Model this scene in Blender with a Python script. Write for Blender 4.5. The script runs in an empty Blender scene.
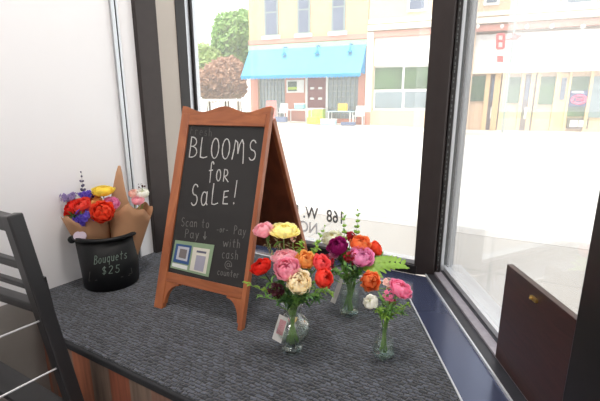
import bpy, math, random
from mathutils import Vector, Matrix, noise as mnoise

SC = bpy.context.scene
COL = SC.collection
random.seed(7)
V = Vector
PI = math.pi

# ------------------------------------------------------------------ camera geometry
FPX, CX, CY = 400.0, 300.0, 200.5
PITCH = math.atan(95.5 / 400.0)
H = 0.67                                     # eye above the display platform (z = 0 is its carpet)
CP, SP = math.cos(PITCH), math.sin(PITCH)
FLOOR = -0.45
GROUND = -0.50

def ray(x, y):
    u = (x - CX) / FPX; v = -(y - CY) / FPX
    return V((u, CP + v * SP, -SP + v * CP))
def atz(x, y, z=0.0):
    d = ray(x, y); t = (z - H) / d.z
    return V((d.x * t, d.y * t, z))
def atY(x, y, Y):
    d = ray(x, y); t = Y / d.y
    return V((d.x * t, Y, H + d.z * t))
def atplane(x, y, p, n):
    d = ray(x, y); o = V((0, 0, H))
    return o + d * ((p - o).dot(n) / d.dot(n))
def depth(p):
    return p.y * CP - (p.z - H) * SP
def m_per_px(p):
    return depth(p) / FPX

# ------------------------------------------------------------------ colours, materials
def lin(c):
    return tuple(((x / 255) / 12.92 if x / 255 <= 0.04045 else ((x / 255 + 0.055) / 1.055) ** 2.4) for x in c)
def rgba(c):
    return (*lin(c), 1.0)

def new_mat(name):
    m = bpy.data.materials.new(name); m.use_nodes = True
    nt = m.node_tree
    return m, nt, nt.nodes['Principled BSDF'], nt.nodes['Material Output']

def setp(b, **k):
    for key, val in k.items():
        b.inputs[key.replace('_', ' ')].default_value = val

def mat(name, c, rough=0.6, metal=0.0, var=0.06, scale=30.0, bump=0.0, spec=0.5, trans=0.0, sheen=0.0):
    """plain procedural material: base colour with a little noise variation"""
    m, nt, b, out = new_mat(name)
    tc = nt.nodes.new('ShaderNodeTexCoord')
    nz = nt.nodes.new('ShaderNodeTexNoise'); nz.inputs['Scale'].default_value = scale
    nz.inputs['Detail'].default_value = 4
    nt.links.new(tc.outputs['Object'], nz.inputs['Vector'])
    mx = nt.nodes.new('ShaderNodeMix'); mx.data_type = 'RGBA'
    l = lin(c)
    mx.inputs['A'].default_value = (*[max(0, x * (1 - var * 2)) for x in l], 1)
    mx.inputs['B'].default_value = (*[min(1, x * (1 + var * 2)) for x in l], 1)
    nt.links.new(nz.outputs['Fac'], mx.inputs['Factor'])
    nt.links.new(mx.outputs['Result'], b.inputs['Base Color'])
    setp(b, Roughness=rough, Metallic=metal)
    b.inputs['Specular IOR Level'].default_value = spec
    if bump:
        bp = nt.nodes.new('ShaderNodeBump'); bp.inputs['Strength'].default_value = bump
        bp.inputs['Distance'].default_value = 0.002
        nt.links.new(nz.outputs['Fac'], bp.inputs['Height']); nt.links.new(bp.outputs['Normal'], b.inputs['Normal'])
    if trans:
        add_translucent(nt, b, out, mx.outputs['Result'], trans)
    return m

def add_translucent(nt, b, out, colsock, f):
    tr = nt.nodes.new('ShaderNodeBsdfTranslucent'); nt.links.new(colsock, tr.inputs['Color'])
    ms = nt.nodes.new('ShaderNodeMixShader'); ms.inputs[0].default_value = f
    nt.links.new(b.outputs[0], ms.inputs[1]); nt.links.new(tr.outputs[0], ms.inputs[2])
    nt.links.new(ms.outputs[0], out.inputs['Surface'])

def wood(name, c1, c2, scale=(3, 3, 40), rough=0.45, bump=0.15, dist=2.0):
    m, nt, b, out = new_mat(name)
    tc = nt.nodes.new('ShaderNodeTexCoord')
    mp = nt.nodes.new('ShaderNodeMapping'); mp.inputs['Scale'].default_value = scale
    nz = nt.nodes.new('ShaderNodeTexNoise'); nz.inputs['Scale'].default_value = 4; nz.inputs['Detail'].default_value = 6
    nz.inputs['Distortion'].default_value = dist
    rp = nt.nodes.new('ShaderNodeValToRGB')
    rp.color_ramp.elements[0].position = .3; rp.color_ramp.elements[0].color = rgba(c1)
    rp.color_ramp.elements[1].position = .7; rp.color_ramp.elements[1].color = rgba(c2)
    nt.links.new(tc.outputs['Object'], mp.inputs['Vector']); nt.links.new(mp.outputs[0], nz.inputs['Vector'])
    nt.links.new(nz.outputs['Fac'], rp.inputs['Fac']); nt.links.new(rp.outputs[0], b.inputs['Base Color'])
    bp = nt.nodes.new('ShaderNodeBump'); bp.inputs['Strength'].default_value = bump; bp.inputs['Distance'].default_value = .002
    nt.links.new(nz.outputs['Fac'], bp.inputs['Height']); nt.links.new(bp.outputs[0], b.inputs['Normal'])
    setp(b, Roughness=rough)
    return m

def petal_mat(name, base, edge, core=None, trans=0.5):
    """petal colour runs from base to edge along each petal; core tints the innermost whorl"""
    m, nt, b, out = new_mat(name)
    at = nt.nodes.new('ShaderNodeAttribute'); at.attribute_name = 'petal'
    sx = nt.nodes.new('ShaderNodeSeparateXYZ'); nt.links.new(at.outputs['Vector'], sx.inputs[0])
    mx = nt.nodes.new('ShaderNodeMix'); mx.data_type = 'RGBA'
    mx.inputs['A'].default_value = rgba(base); mx.inputs['B'].default_value = rgba(edge)
    nt.links.new(sx.outputs['X'], mx.inputs['Factor'])
    hs = nt.nodes.new('ShaderNodeHueSaturation')
    mr = nt.nodes.new('ShaderNodeMapRange'); mr.inputs['To Min'].default_value = .92; mr.inputs['To Max'].default_value = 1.2
    nt.links.new(sx.outputs['Y'], mr.inputs['Value']); nt.links.new(mr.outputs[0], hs.inputs['Value'])
    nt.links.new(mx.outputs['Result'], hs.inputs['Color'])
    colr = hs.outputs[0]
    if core:
        m2 = nt.nodes.new('ShaderNodeMix'); m2.data_type = 'RGBA'
        m2.inputs['A'].default_value = rgba(core)
        mr2 = nt.nodes.new('ShaderNodeMapRange'); mr2.inputs['From Min'].default_value = 0.0; mr2.inputs['From Max'].default_value = .3
        nt.links.new(sx.outputs['Z'], mr2.inputs['Value']); nt.links.new(mr2.outputs[0], m2.inputs['Factor'])
        nt.links.new(colr, m2.inputs['B']); colr = m2.outputs['Result']
    nt.links.new(colr, b.inputs['Base Color'])
    setp(b, Roughness=.55); b.inputs['Specular IOR Level'].default_value = .3
    add_translucent(nt, b, out, colr, trans)
    return m

def thin_glass(name, tint=(1, 1, 1), haze=0.0, rough=0.0, edge=1.0):
    """thin-walled clear glass: transparent, Fresnel reflection, haze mixes in a painted pale veil"""
    m, nt, b, out = new_mat(name); nt.nodes.remove(b)
    tr = nt.nodes.new('ShaderNodeBsdfTransparent'); tr.inputs[0].default_value = (*tint, 1)
    gl = nt.nodes.new('ShaderNodeBsdfGlossy'); gl.inputs['Roughness'].default_value = rough
    lf = nt.nodes.new('ShaderNodeLayerWeight'); lf.inputs['Blend'].default_value = .5
    pw = nt.nodes.new('ShaderNodeMath'); pw.operation = 'POWER'; pw.inputs[1].default_value = 3.2
    nt.links.new(lf.outputs['Facing'], pw.inputs[0])
    lw = nt.nodes.new('ShaderNodeMath'); lw.operation = 'MULTIPLY_ADD'; lw.inputs[1].default_value = .75 * edge; lw.inputs[2].default_value = .05
    lw.use_clamp = True
    nt.links.new(pw.outputs[0], lw.inputs[0])
    ms = nt.nodes.new('ShaderNodeMixShader')
    nt.links.new(lw.outputs[0], ms.inputs[0]); nt.links.new(tr.outputs[0], ms.inputs[1]); nt.links.new(gl.outputs[0], ms.inputs[2])
    last = ms
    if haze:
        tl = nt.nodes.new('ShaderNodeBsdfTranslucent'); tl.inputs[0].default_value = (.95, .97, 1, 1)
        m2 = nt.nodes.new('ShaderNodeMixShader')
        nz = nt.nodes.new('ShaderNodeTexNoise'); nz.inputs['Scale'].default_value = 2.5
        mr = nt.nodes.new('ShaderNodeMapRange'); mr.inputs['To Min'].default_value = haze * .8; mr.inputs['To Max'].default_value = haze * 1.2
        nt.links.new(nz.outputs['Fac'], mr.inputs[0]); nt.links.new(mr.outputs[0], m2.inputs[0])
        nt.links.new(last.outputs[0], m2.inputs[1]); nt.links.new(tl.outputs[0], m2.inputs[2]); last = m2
    nt.links.new(last.outputs[0], out.inputs['Surface'])
    return m

# ------------------------------------------------------------------ mesh collector
class MB:
    def __init__(s):
        s.v = []; s.f = []; s.mi = []; s.att = {}; s.m = 0
    def add(s, verts, faces):
        o = len(s.v); s.v += [V(p) for p in verts]
        for f in faces:
            s.f.append([i + o for i in f]); s.mi.append(s.m)
        return o
    def box(s, lo, hi, M=None):
        a, b = V(lo), V(hi)
        p = [V((x, y, z)) for z in (a.z, b.z) for y in (a.y, b.y) for x in (a.x, b.x)]
        if M is not None: p = [M @ q for q in p]
        s.add(p, [(0, 2, 3, 1), (4, 5, 7, 6), (0, 1, 5, 4), (2, 6, 7, 3), (0, 4, 6, 2), (1, 3, 7, 5)])
    def prism(s, poly, z0, z1):
        n = len(poly)
        area = sum(poly[i][0] * poly[(i + 1) % n][1] - poly[(i + 1) % n][0] * poly[i][1] for i in range(n))
        if area < 0: poly = poly[::-1]
        vs = [V((p[0], p[1], z0)) for p in poly] + [V((p[0], p[1], z1)) for p in poly]
        fs = [tuple(range(n))[::-1], tuple(range(n, 2 * n))]
        for i in range(n):
            j = (i + 1) % n; fs.append((i, j, n + j, n + i))
        s.add(vs, fs)
    def slab(s, poly, off):
        """planar polygon given as 3-D points, extruded by the vector off"""
        n = len(poly); vs = [V(p) for p in poly] + [V(p) + V(off) for p in poly]
        nrm = sum(((V(poly[i]) - V(poly[0])).cross(V(poly[(i + 1) % n]) - V(poly[0])) for i in range(1, n - 1)), V((0, 0, 0)))
        fl = nrm.dot(V(off)) > 0
        fs = [tuple(range(n)), tuple(range(n, 2 * n))[::-1]] + [(i, n + i, n + (i + 1) % n, (i + 1) % n) for i in range(n)]
        if fl: fs = [tuple(reversed(f)) for f in fs]
        s.add(vs, fs)
    def bar(s, a, b, w, h, up=(0, 0, 1)):
        a, b = V(a), V(b); d = (b - a).normalized(); u = V(up)
        x = d.cross(u)
        if x.length < 1e-5: x = d.cross(V((0, 1, 0)))
        x.normalize(); y = x.cross(d).normalized()
        vs = []
        for p in (a, b):
            for sx, sy in ((-1, -1), (1, -1), (1, 1), (-1, 1)):
                vs.append(p + x * sx * w / 2 + y * sy * h / 2)
        s.add(vs, [(0, 1, 2, 3), (7, 6, 5, 4), (0, 4, 5, 1), (1, 5, 6, 2), (2, 6, 7, 3), (3, 7, 4, 0)])
    def tube(s, pts, r, n=6, cap=True):
        pts = [V(p) for p in pts]; k = len(pts)
        rs = r if isinstance(r, (list, tuple)) else [r] * k
        prev = None; vs = []
        for i, p in enumerate(pts):
            t = (pts[min(i + 1, k - 1)] - pts[max(i - 1, 0)])
            t = t.normalized() if t.length > 1e-9 else V((0, 0, 1))
            if prev is None:
                x = t.orthogonal().normalized()
            else:
                x = prev - t * prev.dot(t)
                x = x.normalized() if x.length > 1e-6 else t.orthogonal().normalized()
            prev = x; y = t.cross(x)
            for j in range(n):
                a = 2 * PI * j / n
                vs.append(p + (x * math.cos(a) + y * math.sin(a)) * rs[i])
        fs = []
        for i in range(k - 1):
            for j in range(n):
                fs.append((i * n + j, i * n + (j + 1) % n, (i + 1) * n + (j + 1) % n, (i + 1) * n + j))
        if cap:
            fs += [tuple(range(n))[::-1], tuple(range((k - 1) * n, k * n))]
        s.add(vs, fs)
    def lathe(s, prof, c=(0, 0, 0), n=40, sq=None, rot=0.0):
        """prof: (r, z); sq: superellipse power for a squared section"""
        c = V(c); vs = []; k = len(prof)
        for r, z in prof:
            for j in range(n):
                a = 2 * PI * j / n
                q = 1.0
                if sq: q = 1 / ((abs(math.cos(a)) ** sq + abs(math.sin(a)) ** sq) ** (1 / sq))
                vs.append(c + V((r * q * math.cos(a + rot), r * q * math.sin(a + rot), z)))
        fs = []
        for i in range(k - 1):
            for j in range(n):
                fs.append((i * n + j, i * n + (j + 1) % n, (i + 1) * n + (j + 1) % n, (i + 1) * n + j))
        s.add(vs, fs)
    def disc(s, c, r, n=32, up=True, sq=None, rot=0.0):
        c = V(c); vs = []
        for j in range(n):
            a = 2 * PI * j / n
            q = 1.0
            if sq: q = 1 / ((abs(math.cos(a)) ** sq + abs(math.sin(a)) ** sq) ** (1 / sq))
            vs.append(c + V((r * q * math.cos(a + rot), r * q * math.sin(a + rot), 0)))
        s.add(vs, [tuple(range(n)) if up else tuple(range(n))[::-1]])
    def ball(s, c, r, nu=8, nv=6, sc=(1, 1, 1), axis=None):
        c = V(c); vs = []; fs = []
        Q = V((0, 0, 1)).rotation_difference(V(axis).normalized()).to_matrix() if axis is not None else Matrix.Identity(3)
        for i in range(nv + 1):
            th = PI * i / nv
            for j in range(nu):
                a = 2 * PI * j / nu
                p = V((math.sin(th) * math.cos(a) * sc[0], math.sin(th) * math.sin(a) * sc[1], math.cos(th) * sc[2])) * r
                vs.append(c + Q @ p)
        for i in range(nv):
            for j in range(nu):
                fs.append((i * nu + j, (i + 1) * nu + j, (i + 1) * nu + (j + 1) % nu, i * nu + (j + 1) % nu))
        s.add(vs, fs)
    def build(s, name, m, parent=None, smooth=False, bevel=0.0, loc=None, auto=None):
        me = bpy.data.meshes.new(name)
        base = V((0, 0, 0))
        if parent is not None: base = wloc(parent)
        elif loc is not None: base = V(loc)
        off = V(loc) - base if (loc is not None and parent is not None) else V((0, 0, 0))
        me.from_pydata([p - base - off for p in s.v], [], s.f)
        mats = m if isinstance(m, (list, tuple)) else [m]
        for x in mats: me.materials.append(x)
        if len(mats) > 1:
            for p, i in zip(me.polygons, s.mi): p.material_index = i
        if smooth:
            for p in me.polygons: p.use_smooth = True
        for an, vals in s.att.items():
            a = me.attributes.new(an, 'FLOAT_VECTOR', 'POINT')
            vals = vals + [V((0, 0, 0))] * (len(s.v) - len(vals))
            a.data.foreach_set('vector', [c for q in vals for c in q])
        me.update()
        o = bpy.data.objects.new(name, me); COL.objects.link(o)
        if parent is not None:
            o.parent = parent; o.location = off
        else:
            o.location = base
        if bevel:
            bv = o.modifiers.new('bevel', 'BEVEL'); bv.width = bevel; bv.segments = 2; bv.limit_method = 'ANGLE'
        return o

def wloc(o):
    l = V((0, 0, 0))
    while o is not None:
        l = l + o.location; o = o.parent
    return l

def thing(name, label, cat, loc, group=None):
    o = bpy.data.objects.new(name, None); COL.objects.link(o)
    o.location = loc; o.empty_display_size = .05
    o['label'] = label; o['category'] = cat
    if group: o['group'] = group
    return o
def tag(o, label, cat, group=None, kind=None):
    o['label'] = label; o['category'] = cat
    if group: o['group'] = group
    if kind: o['kind'] = kind
    return o
def struct(o, label=None, cat=None):
    o['kind'] = 'structure'
    if label: o['label'] = label
    if cat: o['category'] = cat
    return o

def bez(p0, p1, p2, n=8):
    p0, p1, p2 = V(p0), V(p1), V(p2)
    return [p0 * (1 - t) ** 2 + p1 * 2 * t * (1 - t) + p2 * t * t for t in [i / n for i in range(n + 1)]]

# ------------------------------------------------------------------ materials
M = {}
M['wall'] = mat('white_painted_wall', (232, 231, 233), .7, var=.015, scale=3)
M['wall_shaded'] = mat('shaded_wall_foot', (138, 134, 130), .6, var=.1, scale=6)  # grey painted in for shade on the white wall's lower part
M['ceiling_and_shade_roof'] = mat('ceiling_paint', (235, 234, 232), .8, var=.01)
M['floor'] = mat('grey_floor', (130, 128, 125), .45, var=.08, scale=4)
M['steel'] = mat('brushed_aluminium', (190, 192, 196), .32, metal=.85, var=.04, scale=60)
M['steel_light'] = mat('bright_aluminium', (205, 207, 212), .35, metal=.35, var=.03, scale=60)
M['bronze'] = mat('dark_bronze_anodised', (48, 40, 39), .42, metal=.3, var=.12, scale=25)
M['bronze_gl'] = mat('near_black_frame', (34, 30, 30), .35, metal=.2, var=.12, scale=25)
M['grey_frame'] = mat('grey_frame_side', (104, 106, 106), .4, metal=.5, var=.05)
M['beige'] = mat('beige_column_paint', (178, 170, 162), .7, var=.04, scale=5)
M['navy'] = mat('navy_gloss_sill', (70, 76, 102), .16, metal=.4, var=.06, scale=8, spec=.9)
M['track'] = mat('dark_track', (58, 58, 64), .45, metal=.4, var=.1, scale=40)
M['dusty'] = mat('dusty_aluminium_track', (158, 152, 160), .5, metal=.3, var=.15, scale=60)
M['black'] = mat('black_painted_wood', (34, 33, 35), .38, var=.1, scale=20)
M['rodm'] = mat('pale_metal_rod', (205, 205, 208), .3, metal=.6, var=.02)
M['bucket'] = mat('black_plastic', (13, 14, 16), .5, var=.1, scale=20, spec=.3)
M['chalk'] = mat('white_chalk', (196, 194, 192), .95, var=.1, scale=300)
M['chalk_dim'] = mat('smudged_chalk', (112, 110, 108), .95, var=.15, scale=300)
M['chalk_faint'] = mat('half_erased_chalk', (84, 82, 80), .95, var=.15, scale=300)
M['chalk_green'] = mat('pale_green_chalk', (112, 128, 118), .95, var=.15, scale=300)
M['board'] = mat('blackboard', (36, 34, 34), .75, var=.16, scale=7)
M['oak'] = wood('orange_stained_wood', (134, 72, 42), (174, 104, 64), (2.5, 2.5, .7), .32, .1)
M['oak_rail'] = wood('orange_stained_wood_rail', (126, 68, 40), (166, 98, 60), (.7, 2.5, 6), .32, .1)
M['redwood'] = wood('red_brown_back_board', (108, 56, 34), (134, 74, 46), (2.5, 2.5, .7), .55, .08)
M['mahogany'] = wood('dark_mahogany_board', (46, 25, 23), (64, 36, 32), (.5, 1.5, 10), .4, .05)
M['brass'] = mat('brass', (205, 170, 100), .3, metal=.9, var=.05)
M['stem'] = mat('green_stem', (136, 176, 92), .5, var=.1, trans=.15)
M['stem_dark'] = mat('dark_stem', (56, 62, 46), .5, var=.1)
M['leaf'] = mat('leaf_green', (112, 160, 76), .5, var=.18, scale=40, trans=.35)
M['leaf_light'] = mat('light_leaf_green', (158, 200, 84), .45, var=.15, scale=40, trans=.4)
M['leaf_dark'] = mat('deep_leaf_green', (70, 112, 56), .5, var=.2, scale=40, trans=.3)
M['kraft'] = mat('kraft_paper', (188, 142, 106), .7, var=.07, scale=14, bump=.2, trans=.18)
M['kraft_in'] = mat('kraft_paper_liner', (214, 186, 160), .7, var=.06, scale=14, trans=.2)
M['sticker'] = mat('lilac_sticker', (188, 172, 186), .6, var=.05)
M['glass'] = thin_glass('clear_glass', (.97, .99, .98), .03, 0.0, 1.33)
M['water'] = thin_glass('vase_water', (.93, .97, .93), 0, 0.0, .6)
M['pane'] = thin_glass('window_glass', (.97, .985, .98), .09)  # haze painted in as a pale veil over the view outside
M['pane2'] = thin_glass('veiled_window_glass', (.95, .965, .96), .13)  # stronger painted veil to wash out the street
mg, ntg, bg, og = new_mat('thick_glass'); setp(bg, Roughness=.02, IOR=1.45)
bg.inputs['Transmission Weight'].default_value = 1.0
M['thick'] = thin_glass('thick_clear_glass', (.86, .91, .9), .05, .03, 1.3)
M['tag_white'] = mat('white_card_tag', (232, 230, 228), .7, var=.02, trans=.2)
M['tag_pink'] = mat('pink_print', (214, 140, 150), .7, var=.05)
M['vinyl'] = mat('black_vinyl_letters', (28, 36, 32), .5, var=.05)
M['vinyl_pale'] = mat('frosted_vinyl_letters', (226, 222, 222), .7, var=.03, trans=.5)
M['red_reflection'] = mat('red_reflection_paint', (206, 84, 80), .5)  # red that stands in for a reflection in the glass

# carpet: tight loops woven in rows
def carpet_mat():
    m, nt, b, out = new_mat('woven_loop_carpet')
    tc = nt.nodes.new('ShaderNodeTexCoord')
    mp = nt.nodes.new('ShaderNodeMapping'); mp.inputs['Rotation'].default_value = (0, 0, math.radians(29.5))
    nt.links.new(tc.outputs['Object'], mp.inputs['Vector'])
    nz0 = nt.nodes.new('ShaderNodeTexNoise'); nz0.inputs['Scale'].default_value = 90
    nt.links.new(mp.outputs[0], nz0.inputs['Vector'])
    va = nt.nodes.new('ShaderNodeVectorMath'); va.operation = 'MULTIPLY_ADD'
    va.inputs[1].default_value = (.016, .014, 0)
    nt.links.new(nz0.outputs['Color'], va.inputs[0]); nt.links.new(mp.outputs[0], va.inputs[2])
    br = nt.nodes.new('ShaderNodeTexBrick'); br.offset = .5
    br.inputs['Scale'].default_value = 1.0; br.inputs['Brick Width'].default_value = .019; br.inputs['Row Height'].default_value = .011
    br.inputs['Mortar Size'].default_value = .0034; br.inputs['Mortar Smooth'].default_value = 1.0
    br.inputs['Color1'].default_value = rgba((86, 91, 104)); br.inputs['Color2'].default_value = rgba((42, 45, 53)); br.inputs['Mortar'].default_value = rgba((17, 18, 22))
    nt.links.new(va.outputs[0], br.inputs['Vector'])
    nz = nt.nodes.new('ShaderNodeTexNoise'); nz.inputs['Scale'].default_value = 220; nz.inputs['Detail'].default_value = 3
    nt.links.new(tc.outputs['Object'], nz.inputs['Vector'])
    mx = nt.nodes.new('ShaderNodeMix'); mx.data_type = 'RGBA'; mx.blend_type = 'OVERLAY'; mx.inputs['Factor'].default_value = .6
    nt.links.new(br.outputs['Color'], mx.inputs['A']); nt.links.new(nz.outputs['Fac'], mx.inputs['B'])
    nt.links.new(mx.outputs['Result'], b.inputs['Base Color'])
    inv = nt.nodes.new('ShaderNodeMath'); inv.operation = 'SUBTRACT'; inv.inputs[0].default_value = 1
    nt.links.new(br.outputs['Fac'], inv.inputs[1])
    bp = nt.nodes.new('ShaderNodeBump'); bp.inputs['Strength'].default_value = .9; bp.inputs['Distance'].default_value = .004
    nt.links.new(inv.outputs[0], bp.inputs['Height']); nt.links.new(bp.outputs[0], b.inputs['Normal'])
    setp(b, Roughness=.85); b.inputs['Sheen Weight'].default_value = .2
    return m
M['carpet'] = carpet_mat()
M['edge'] = mat('carpet_edge_binding', (30, 31, 35), .8, var=.2, scale=200, bump=.4)

def boards_mat(ang):
    """reclaimed upright boards: one tone per board, grain along z"""
    m, nt, b, out = new_mat('reclaimed_boards')
    tc = nt.nodes.new('ShaderNodeTexCoord')
    mp = nt.nodes.new('ShaderNodeMapping'); mp.inputs['Rotation'].default_value = (0, 0, ang)
    nt.links.new(tc.outputs['Object'], mp.inputs['Vector'])
    sx = nt.nodes.new('ShaderNodeSeparateXYZ'); nt.links.new(mp.outputs[0], sx.inputs[0])
    dv = nt.nodes.new('ShaderNodeMath'); dv.operation = 'DIVIDE'; dv.inputs[1].default_value = .085
    nt.links.new(sx.outputs['X'], dv.inputs[0])
    fl = nt.nodes.new('ShaderNodeMath'); fl.operation = 'FLOOR'; nt.links.new(dv.outputs[0], fl.inputs[0])
    wn = nt.nodes.new('ShaderNodeTexWhiteNoise'); wn.noise_dimensions = '1D'; nt.links.new(fl.outputs[0], wn.inputs['W'])
    rp = nt.nodes.new('ShaderNodeValToRGB'); cr = rp.color_ramp
    cr.elements[0].color = rgba((104, 84, 72)); cr.elements[1].color = rgba((150, 92, 66))
    e = cr.elements.new(.35); e.color = rgba((118, 100, 88)); e = cr.elements.new(.65); e.color = rgba((134, 76, 56))
    nt.links.new(wn.outputs['Value'], rp.inputs['Fac'])
    m2 = nt.nodes.new('ShaderNodeMapping'); m2.inputs['Scale'].default_value = (40, 40, 2.5)
    nt.links.new(mp.outputs[0], m2.inputs['Vector'])
    nz = nt.nodes.new('ShaderNodeTexNoise'); nz.inputs['Scale'].default_value = 2; nz.inputs['Detail'].default_value = 6
    nt.links.new(m2.outputs[0], nz.inputs['Vector'])
    mx = nt.nodes.new('ShaderNodeMix'); mx.data_type = 'RGBA'; mx.blend_type = 'OVERLAY'; mx.inputs['Factor'].default_value = .7
    nt.links.new(rp.outputs[0], mx.inputs['A']); nt.links.new(nz.outputs['Fac'], mx.inputs['B'])
    nt.links.new(mx.outputs['Result'], b.inputs['Base Color']); setp(b, Roughness=.65)
    fr = nt.nodes.new('ShaderNodeMath'); fr.operation = 'FRACT'; nt.links.new(dv.outputs[0], fr.inputs[0])
    gt = nt.nodes.new('ShaderNodeMath'); gt.operation = 'GREATER_THAN'; gt.inputs[1].default_value = .04; nt.links.new(fr.outputs[0], gt.inputs[0])
    bp = nt.nodes.new('ShaderNodeBump'); bp.inputs['Distance'].default_value = .006; nt.links.new(gt.outputs[0], bp.inputs['Height'])
    nt.links.new(bp.outputs[0], b.inputs['Normal'])
    return m

# ------------------------------------------------------------------ plan of the display corner
rB = V((.870, -.493, 0)).normalized()          # along the back window, towards its right end
nB = V((.493, .870, 0)).normalized()           # out of the back window
aA = V((math.sin(math.radians(1.5)), math.cos(math.radians(1.5)), 0))   # along the right window, away
nA = V((aA.y, -aA.x, 0))                       # out of the right window
aC = V((math.sin(math.radians(33.4)), math.cos(math.radians(33.4)), 0)) # along the left wall, away
nC = V((aC.y, -aC.x, 0))                       # left wall, into the room
C0 = V((-.953, 1.354, 0))
TOP = 2.35
M['boards'] = boards_mat(math.atan2(-rB.y, rB.x))

G0 = V((.477, 1.543, 0))                       # glass line of the back window at its right end
def Bl(t, n=0.0): return G0 + rB * t + nB * n  # t < 0 runs left
def Cw(t, n=0.0): return C0 + aC * t + nC * n
tA0 = V((.539, 1.506, 0))                      # inner corner of the corner post
def Al(t, n=0.0): return tA0 + aA * t + nA * n # t < 0 runs towards the camera; n measured outwards

def isect(p, d, q, e):
    den = d.x * e.y - d.y * e.x
    s = ((q.x - p.x) * e.y - (q.y - p.y) * e.x) / den
    return p + d * s
XY = lambda p: (p.x, p.y)

# carpet outline
PK = V((-.707, 1.061, 0))
s1 = V((-.166, 1.72, 0)); s2 = V((.391, 1.39, 0))
e1 = isect(s1, rB, V((.391, 1.371, 0)), aA)
wallB = isect(C0, aC, s1, rB)
frontR = isect(PK, rB, V((.375, .804, 0)), aA)
wl = Cw(-.02)
GL = isect(C0, aC, G0, rB)                     # where the left wall would meet the glass line

# ------------------------------------------------------------------ room shell
mb = MB(); mb.prism([(-3.2, -3), (1.2, -3), XY(Al(-.55, .05)), XY(Al(0, .1)), XY(GL + aC * .05), (-3.2, -2.0 + 0)], FLOOR - .05, FLOOR)
struct(mb.build('floor', M['floor']))
mb = MB(); mb.prism([(-3.4, -3.2), (4.5, -3.2), XY(Bl(4.2, .35)), XY(Bl(-1.25, .35)), XY(Cw(.9, -.4)), XY(Cw(-4.5, -.3))], TOP, TOP + 1.95)  # unseen roof raised and widened so its shadow covers the pavement
struct(mb.build('ceiling_and_shade_roof', M['ceiling_and_shade_roof']))
wend = .52                                     # the white wall stops here
mb = MB(); mb.prism([XY(Cw(-4.9)), XY(Cw(.50)), XY(Cw(.50, -.15)), XY(Cw(-4.9, -.15))], 0.0, TOP)
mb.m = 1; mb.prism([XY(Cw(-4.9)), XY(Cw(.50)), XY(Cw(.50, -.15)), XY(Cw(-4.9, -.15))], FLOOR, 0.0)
struct(mb.build('wall_left', [M['wall'], M['wall_shaded']]))
mb = MB(); mb.box((-3.6, -3.2, FLOOR), (1.4, -3.0, TOP)); struct(mb.build('wall_back', M['wall']))
mb = MB(); mb.prism([XY(Al(-1.02, 0)), XY(Al(-4.6, 0)), XY(Al(-4.6, .15)), XY(Al(-1.02, .15))], FLOOR, TOP)
struct(mb.build('wall_right', M['wall']))

# metal corner strip on the left wall
mb = MB()
mb.prism([XY(Cw(.389, .0)), XY(Cw(.389, .012)), XY(Cw(.404, .012)), XY(Cw(.404, 0))], 0, TOP)
mb.m = 1; mb.prism([XY(Cw(.404, 0)), XY(Cw(.404, .006)), XY(Cw(.411, .006)), XY(Cw(.411, 0))], 0, TOP)
mb.m = 0; mb.prism([XY(Cw(.411, 0)), XY(Cw(.411, .010)), XY(Cw(.418, .010)), XY(Cw(.418, 0))], 0, TOP)
struct(mb.build('trim_1', [M['steel'], M['bronze_gl']]))
# jamb: dark post, beige column, dark recess up to the window frame
mb = MB(); mb.prism([XY(Cw(.488, .022)), XY(Cw(.592, .022)), XY(Cw(.592, -.1)), XY(Cw(.488, -.1))], 0, TOP)
struct(mb.build('trim_2', M['bronze'], bevel=.003))
mb = MB(); mb.prism([XY(Cw(.592, .012)), XY(Cw(.71, .0)), XY(Cw(.71, -.1)), XY(Cw(.592, -.1))], 0, TOP)
struct(mb.build('trim_3', M['beige']))
mb = MB(); mb.prism([XY(Cw(.71, .004)), XY(Cw(.765, .004)), XY(Cw(.765, -.12)), XY(Cw(.71, -.12))], 0, TOP)
struct(mb.build('trim_4', M['bronze_gl']))

# ------------------------------------------------------------------ display platform
pl = [XY(PK), XY(wl), XY(wallB), XY(e1), XY(frontR)]
mb = MB(); mb.prism(pl, -.018, 0)
struct(mb.build('platform_carpet', M['carpet']))
mb = MB()
mb.bar(PK - nB * .004 + V((0, 0, -.012)), frontR - nB * .004 + V((0, 0, -.012)), .012, .022)
struct(mb.build('carpet_edging', M['edge'], bevel=.004))
mb = MB()
mb.prism([XY(PK + nB * .004), XY(wl), XY(wallB), XY(e1), XY(frontR + nB * .004)], FLOOR, -.019)
struct(mb.build('platform_front', M['boards']))
# sill strips along both windows
lipA = V((.509, 1.487, 0)); lip_in = isect(lipA, aA, Bl(0, -.03), rB)
mb = MB()
selA = isect(frontR, -rB, lipA, aA)
lipNear = V((.489, .62, 0)); eNear = V((.369, .55, 0))
mb.prism([XY(e1), XY(lip_in), XY(lipNear), XY(eNear)], FLOOR, -.002)
sillL = isect(C0, aC, Bl(0, -.03), rB)
mb.prism([XY(wallB), XY(sillL), XY(lip_in), XY(e1)], FLOOR, -.002)
struct(mb.build('trim_5', M['navy']), 'navy gloss window sill board running round the carpet', 'window sill')
mb = MB()
mb.bar(wallB + V((0, 0, .001)), e1 + V((0, 0, .001)), .006, .006)
mb.bar(e1 + V((0, 0, .001)), eNear + V((0, 0, .001)), .004, .005)
struct(mb.build('trim_6', M['steel_light']))

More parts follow.
